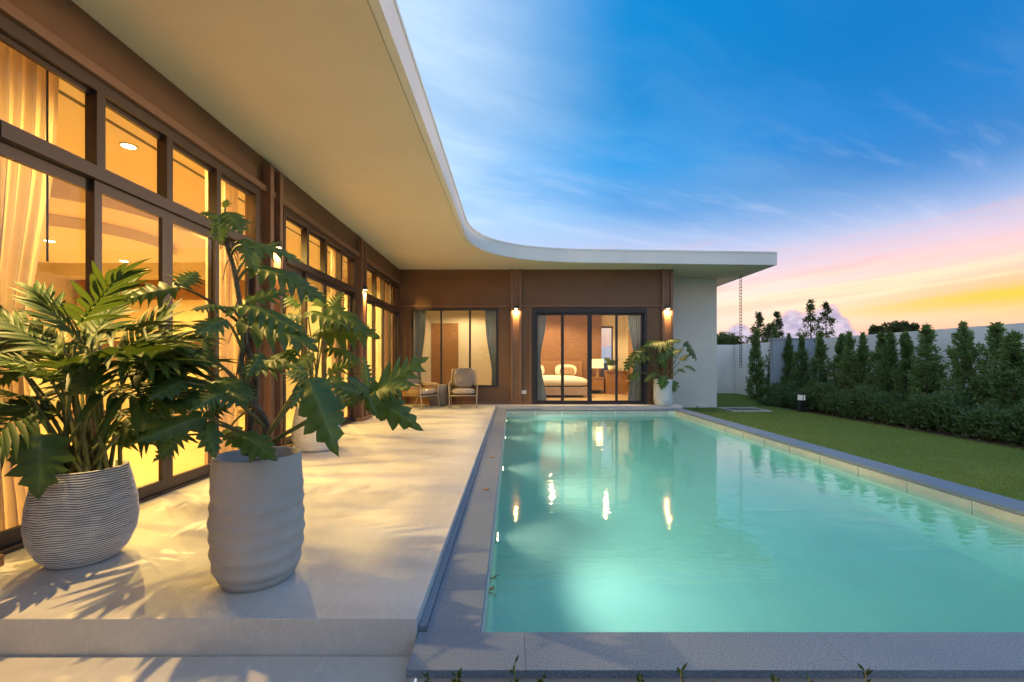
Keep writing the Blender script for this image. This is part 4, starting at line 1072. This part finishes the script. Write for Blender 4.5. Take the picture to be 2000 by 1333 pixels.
for i, (b_, t_, d0, d1, kd) in enumerate(l4):
    b = P(b_[0], b_[1], Y3 + d0); tip = P(t_[0], t_[1], Y3 + d1)
    place_leaf(pd, KINDS[kd][i % 2], 'leaf_lobed', b, tip, up_cam(b, rng.uniform(.4, .9), rng.uniform(-.3, .3)), 1.15, (DP[0] + rng.uniform(-.06, .06), DP[1] + rng.uniform(-.06, .06), .57), .010, .03)
# indoor plant on the console
pi_ = thing('indoor_plant', 'small pale leaved plant in a bowl on the bedroom console', 'plant', (3.28, 14.9, .76))
MB().lathe([(.08, 0), (.13, .05), (.15, .15), (.14, .16)], 24).build('bowl', 'concrete_pale', pi_, True)
for i in range(16):
    a = rng.uniform(0, 6.28); b = Vector((3.28, 14.9, .90)); d = Vector((math.cos(a), math.sin(a), rng.uniform(.4, 1.6))).normalized()
    place_leaf(pi_, FEA[i % 4], 'leaf_palm', b, b + d * rng.uniform(.2, .34), (0, 0, 1) if d.z < .8 else up_cam(b), .8)
# sprigs rising in front of the near coping
for i, (x, yt, n_) in enumerate(((836, 1322, 5), (892, 1318, 9), (1005, 1296, 4), (1060, 1326, 4), (1250, 1318, 5), (1330, 1308, 5), (1400, 1326, 4), (1515, 1322, 4), (1580, 1324, 4), (1690, 1310, 7))):
    yy = PY0 - .29 - .05 * (i % 2); top = P(x, yt, yy); bx = Vector((top.x + rng.uniform(-.02, .02), yy, -.36))
    t = thing('garden_sprig', ORD[i] + ' small green sprig from the left in front of the near coping', 'plant', bx, 0, 'green sprigs under the near coping')
    MB().tube([Vector((0, 0, 0)), (top - bx) * .5 + Vector((.01, 0, 0)), top - bx], [.004, .003, .002], 6).build('stalk', 'stem', t, True)
    lf = MB()
    for k in range(n_ * 2):
        f_ = rng.uniform(.75, 1.0); p0 = (top - bx) * f_; a = rng.uniform(0, 6.28); d = Vector((math.cos(a), math.sin(a) * .6, .9)).normalized() * rng.uniform(.018, .035)
        s_ = d.cross(Vector((0, 1, .2))).normalized() * .005; q = len(lf.v)
        lf.v += [tuple(p0), tuple(p0 + d * .5 + s_), tuple(p0 + d), tuple(p0 + d * .5 - s_)]; lf.f.append((q, q + 1, q + 2, q + 3))
    stuff(lf.build('leaves', 'leaf_palm', t))
# fallen dry flowers floating at the pool edge
for i, (x, y) in enumerate(((960, 1130), (957, 1158))):
    p = P(x, y, F * (CAM_H - WATER) / (y - 707)); p.z = WATER
    t = MB()
    for k in range(9):
        a = rng.uniform(0, 6.28); l = rng.uniform(.02, .045); c_ = Vector((rng.uniform(-.015, .015), rng.uniform(-.03, .03), .004 + .004 * k / 9)); d = Vector((math.cos(a), math.sin(a), .2)) * l; s_ = Vector((-math.sin(a), math.cos(a), 0)) * .007
        q = len(t.v); t.v += [tuple(c_), tuple(c_ + d * .5 + s_), tuple(c_ + d), tuple(c_ + d * .5 - s_)]; t.f.append((q, q + 1, q + 2, q + 3))
    o = t.build('fallen_blossom', 'leaf_dry', None, False, p); o.modifiers.new('s', 'SOLIDIFY').thickness = .001
    tag(o, ['upper dry brown blossom floating at the left pool edge', 'lower dry brown blossom floating at the left pool edge'][i], 'blossom', 'dry blossoms on the pool water')

# ------------------------------------------------------------------ hedge, trees, grass
def leaf_cloud(cent, dirs, sizes, seed, wr=.42):
    """diamond leaves as one mesh: centres, pointing directions, lengths"""
    r = np.random.default_rng(seed); n = len(cent)
    d = dirs / np.linalg.norm(dirs, axis=1, keepdims=True)
    rv = r.normal(size=(n, 3)); s = np.cross(d, rv); s /= np.linalg.norm(s, axis=1, keepdims=True)
    L = sizes[:, None]
    v = np.empty((n, 4, 3)); v[:, 0] = cent; v[:, 1] = cent + d * L * .5 + s * L * wr * .5; v[:, 2] = cent + d * L; v[:, 3] = cent + d * L * .5 - s * L * wr * .5
    me = bpy.data.meshes.new('crown'); me.vertices.add(4 * n); me.vertices.foreach_set('co', v.ravel())
    me.loops.add(4 * n); me.loops.foreach_set('vertex_index', np.arange(4 * n, dtype=np.int32))
    me.polygons.add(n); me.polygons.foreach_set('loop_start', np.arange(0, 4 * n, 4, dtype=np.int32)); me.polygons.foreach_set('loop_total', np.full(n, 4, dtype=np.int32))
    me.update(calc_edges=True); return me
def column_crown(h, r, nb, nl, seed, leaf=.06, z0=.12, power=.75, sig=.05):
    """narrow pointed crown made of leaf tufts on short upswept shoots"""
    g_ = np.random.default_rng(seed); C, D, S = [], [], []
    ph = g_.random(4) * 6.28
    for b in range(nb):
        u = g_.random() ** 1.15; z = z0 + (h - z0) * u
        env = r * (1 - u) ** power * min(1, .55 + u * 3.0) * (.80 + .28 * math.sin(u * 13 + ph[0]) * math.sin(u * 29 + ph[1]))
        a = g_.random() * 6.283; rr = env * (.35 + .72 * g_.random() ** .6)
        out = np.array([math.cos(a), math.sin(a), 0.0]); tip = out * rr + np.array([0, 0, z])
        t = g_.random((nl, 1)) ** .7
        c = tip - (out * .6 + np.array([0, 0, .8])) * .16 * (1 - t) * min(1, rr / .1 + .3) + g_.normal(size=(nl, 3)) * sig * (.4 + .6 * (1 - u))
        C.append(c); D.append(out * .8 + np.array([0, 0, .7]) + g_.normal(size=(nl, 3)) * .55); S.append(leaf * (.6 + .8 * g_.random(nl)))
    return leaf_cloud(np.vstack(C), np.vstack(D), np.concatenate(S), seed)
CROWN = [column_crown(1.95, .41, 300, 26, s, .058, .10, .58, .034) for s in range(5)]
for me in CROWN: me.name = 'crown'
TRUNK = MB().tube([(0, 0, 0), (.01, .01, .7), (0, -.01, 1.5)], [.028, .02, .008], 7).mesh('trunk', True)
trees = [(1487, 8.05, 12.3, 1.16), (1515, 8.05, 11.9, 1.0), (1543, 8.0, 11.5, .98), (1575, 8.0, 11.15, .95)]
px_list = [(1480, 642, 1.05), (1512, 640, .95), (1543, 652, .95), (1572, 655, .92), (1607, 648, 1.0), (1638, 652, .95), (1662, 648, 1.0), (1682, 650, .9), (1712, 648, 1.15), (1742, 650, 1.0), (1775, 648, .9), (1818, 635, 1.2), (1888, 630, 1.05), (1935, 628, 1.2), (1990, 648, 1.2)]
xh = 8.05
for i, (px_, ty, wd) in enumerate(px_list):
    Y = F * xh / (px_ - 1000); zt = CAM_H - (ty - 707) / F * Y
    xx = xh + rng.uniform(-.12, .12)
    t = thing('hedge_tree', ORD[i] + ' narrow evergreen hedge tree counted from the far end of the row', 'tree', (xx, Y, GR - .05), rng.uniform(0, 6), 'narrow evergreen trees along the boundary wall')
    sc = (zt - GR + .05) / 1.97
    t.scale = (wd * .95, wd * .95, sc)
    link('trunk', TRUNK, 'bark', t); link('crown', CROWN[i % 5], 'leaf_conifer', t)
# low shrubs in front of the trees: one mass
g_ = np.random.default_rng(77); n = 52000
yy = g_.uniform(2.5, 13.1, n); xx = 7.36 + np.abs(g_.normal(0, .42, n)) + np.clip(yy - 12.2, 0, 1) * -.35
bumpy = .52 + .10 * np.sin(yy * 4.1) + .08 * np.sin(yy * 9.7 + 1) + .10 * np.clip((xx - 7.4) * 1.6, 0, 1)
zz = GR - .02 + bumpy * g_.random(n) ** .55 * np.clip((xx - 7.22) * 5.5, .25, 1)
dd = g_.normal(size=(n, 3)) * .6 + np.array([-.35, -.15, .75])
hm = leaf_cloud(np.stack([xx, yy, zz], 1), dd, .055 + .06 * g_.random(n), 78, .30)
stuff(tag(link('low_shrubs', hm, 'leaf_hedge'), 'dense low green shrubs planted along the foot of the hedge trees', 'shrubs'))
struct(box('hedge_bed', 'soil', None, 7.24, 8.79, -4.5, 12.9, GR - .05, GR - .008))
# lawn blades
n = 150000; yy = 3.2 + 14.6 * g_.random(n) ** 1.5; xx = g_.uniform(PX1 + .31, 7.30, n)
keep = ~((np.abs(xx - 5.98) < .5) & (np.abs(yy - 11.75) < .46)); far = (yy > 12.95); xx[far] = g_.uniform(5.62, 8.75, far.sum()); keep &= ~((yy > 12.35) & (xx < 5.6))
xx, yy = xx[keep], yy[keep]; n = len(xx)
gm_ = leaf_cloud(np.stack([xx, yy, np.full(n, GR - .022)], 1), g_.normal(size=(n, 3)) * .45 + np.array([0, 0, 1.0]), .018 + .020 * g_.random(n), 80, .16)
gm_.name = 'grass'; stuff(tag(link('grass', gm_, 'grass_blade'), 'short green mown lawn grass between pool and hedge', 'grass'))
# trees beyond the wall
def round_crown(rx, rz, nb, nl, seed, leaf):
    g2 = np.random.default_rng(seed); C, D, S = [], [], []
    for b in range(nb):
        q = g2.normal(size=3); q /= np.linalg.norm(q); c0 = q * np.array([rx, rx, rz]) * (.35 + .65 * g2.random()); rr = .22 * rx * (.6 + .8 * g2.random())
        e = g2.normal(size=(nl, 3)); e /= np.linalg.norm(e, axis=1, keepdims=True)
        C.append(c0 + e * rr * g2.random((nl, 1)) ** .5 * np.array([1.2, 1.2, .7])); D.append(e + g2.normal(size=(nl, 3)) * .5); S.append(leaf * (.6 + .8 * g2.random(nl)))
    return leaf_cloud(np.vstack(C), np.vstack(D), np.concatenate(S), seed)
for i, (px_, ty, Y, lb) in enumerate(((1482, 612, 21, 'tall thin tree rising leftmost above the far hedge'), (1503, 632, 23, 'smaller thin tree between two taller ones beyond the far wall'), (1517, 610, 22, 'tall thin tree right of two others behind the rain chain'),
                                  (1583, 586, 24, 'tall airy tree with golden tip in front of the cumulus cloud'), (1613, 592, 24, 'tall airy tree right of the golden tipped one'))):
    pt = P(px_, ty, Y); h = pt.z - GR
    t = thing('garden_tree', lb, 'tree', (pt.x, Y, GR - .06), 0, 'slender trees beyond the boundary wall')
    MB().tube([(0, 0, 0), (.03, 0, h * .5), (0, .02, h * .95)], [.06, .04, .01], 7).build('trunk', 'bark', t, True)
    link('crown', column_crown(h + .05, 1.0 if i > 2 else .75, 150, 16, 40 + i, .12, .5, .7, .09), 'leaf_far', t)
for i, (px_, py_, Y, rx, rz, lb) in enumerate(((1430, 668, 42, 1.55, .75, 'dark round tree line left, seen above the far end wall'), (1412, 664, 46, 1.1, .8, 'dark round tree next to the white wall, above the far wall'),
                                        (1712, 645, 40, .5, .55, 'small round tree at the left of the far group above the wall'), (1748, 640, 40, .95, .6, 'flat topped tree in the middle of the far group above the wall'), (1778, 642, 40, .5, .5, 'small tree at the right of the far group above the wall'))):
    pt = P(px_, py_, Y)
    t = thing('distant_tree', lb, 'tree', (pt.x, Y, GR - .06), 0, 'distant trees beyond the boundary wall')
    MB().tube([(0, 0, 0), (.05, 0, (pt.z - GR))], [.1, .05], 7).build('trunk', 'bark', t, True)
    link('crown', round_crown(rx, rz, 46, 40, 60 + i, .22), 'leaf_far', t, (0, 0, pt.z - GR))
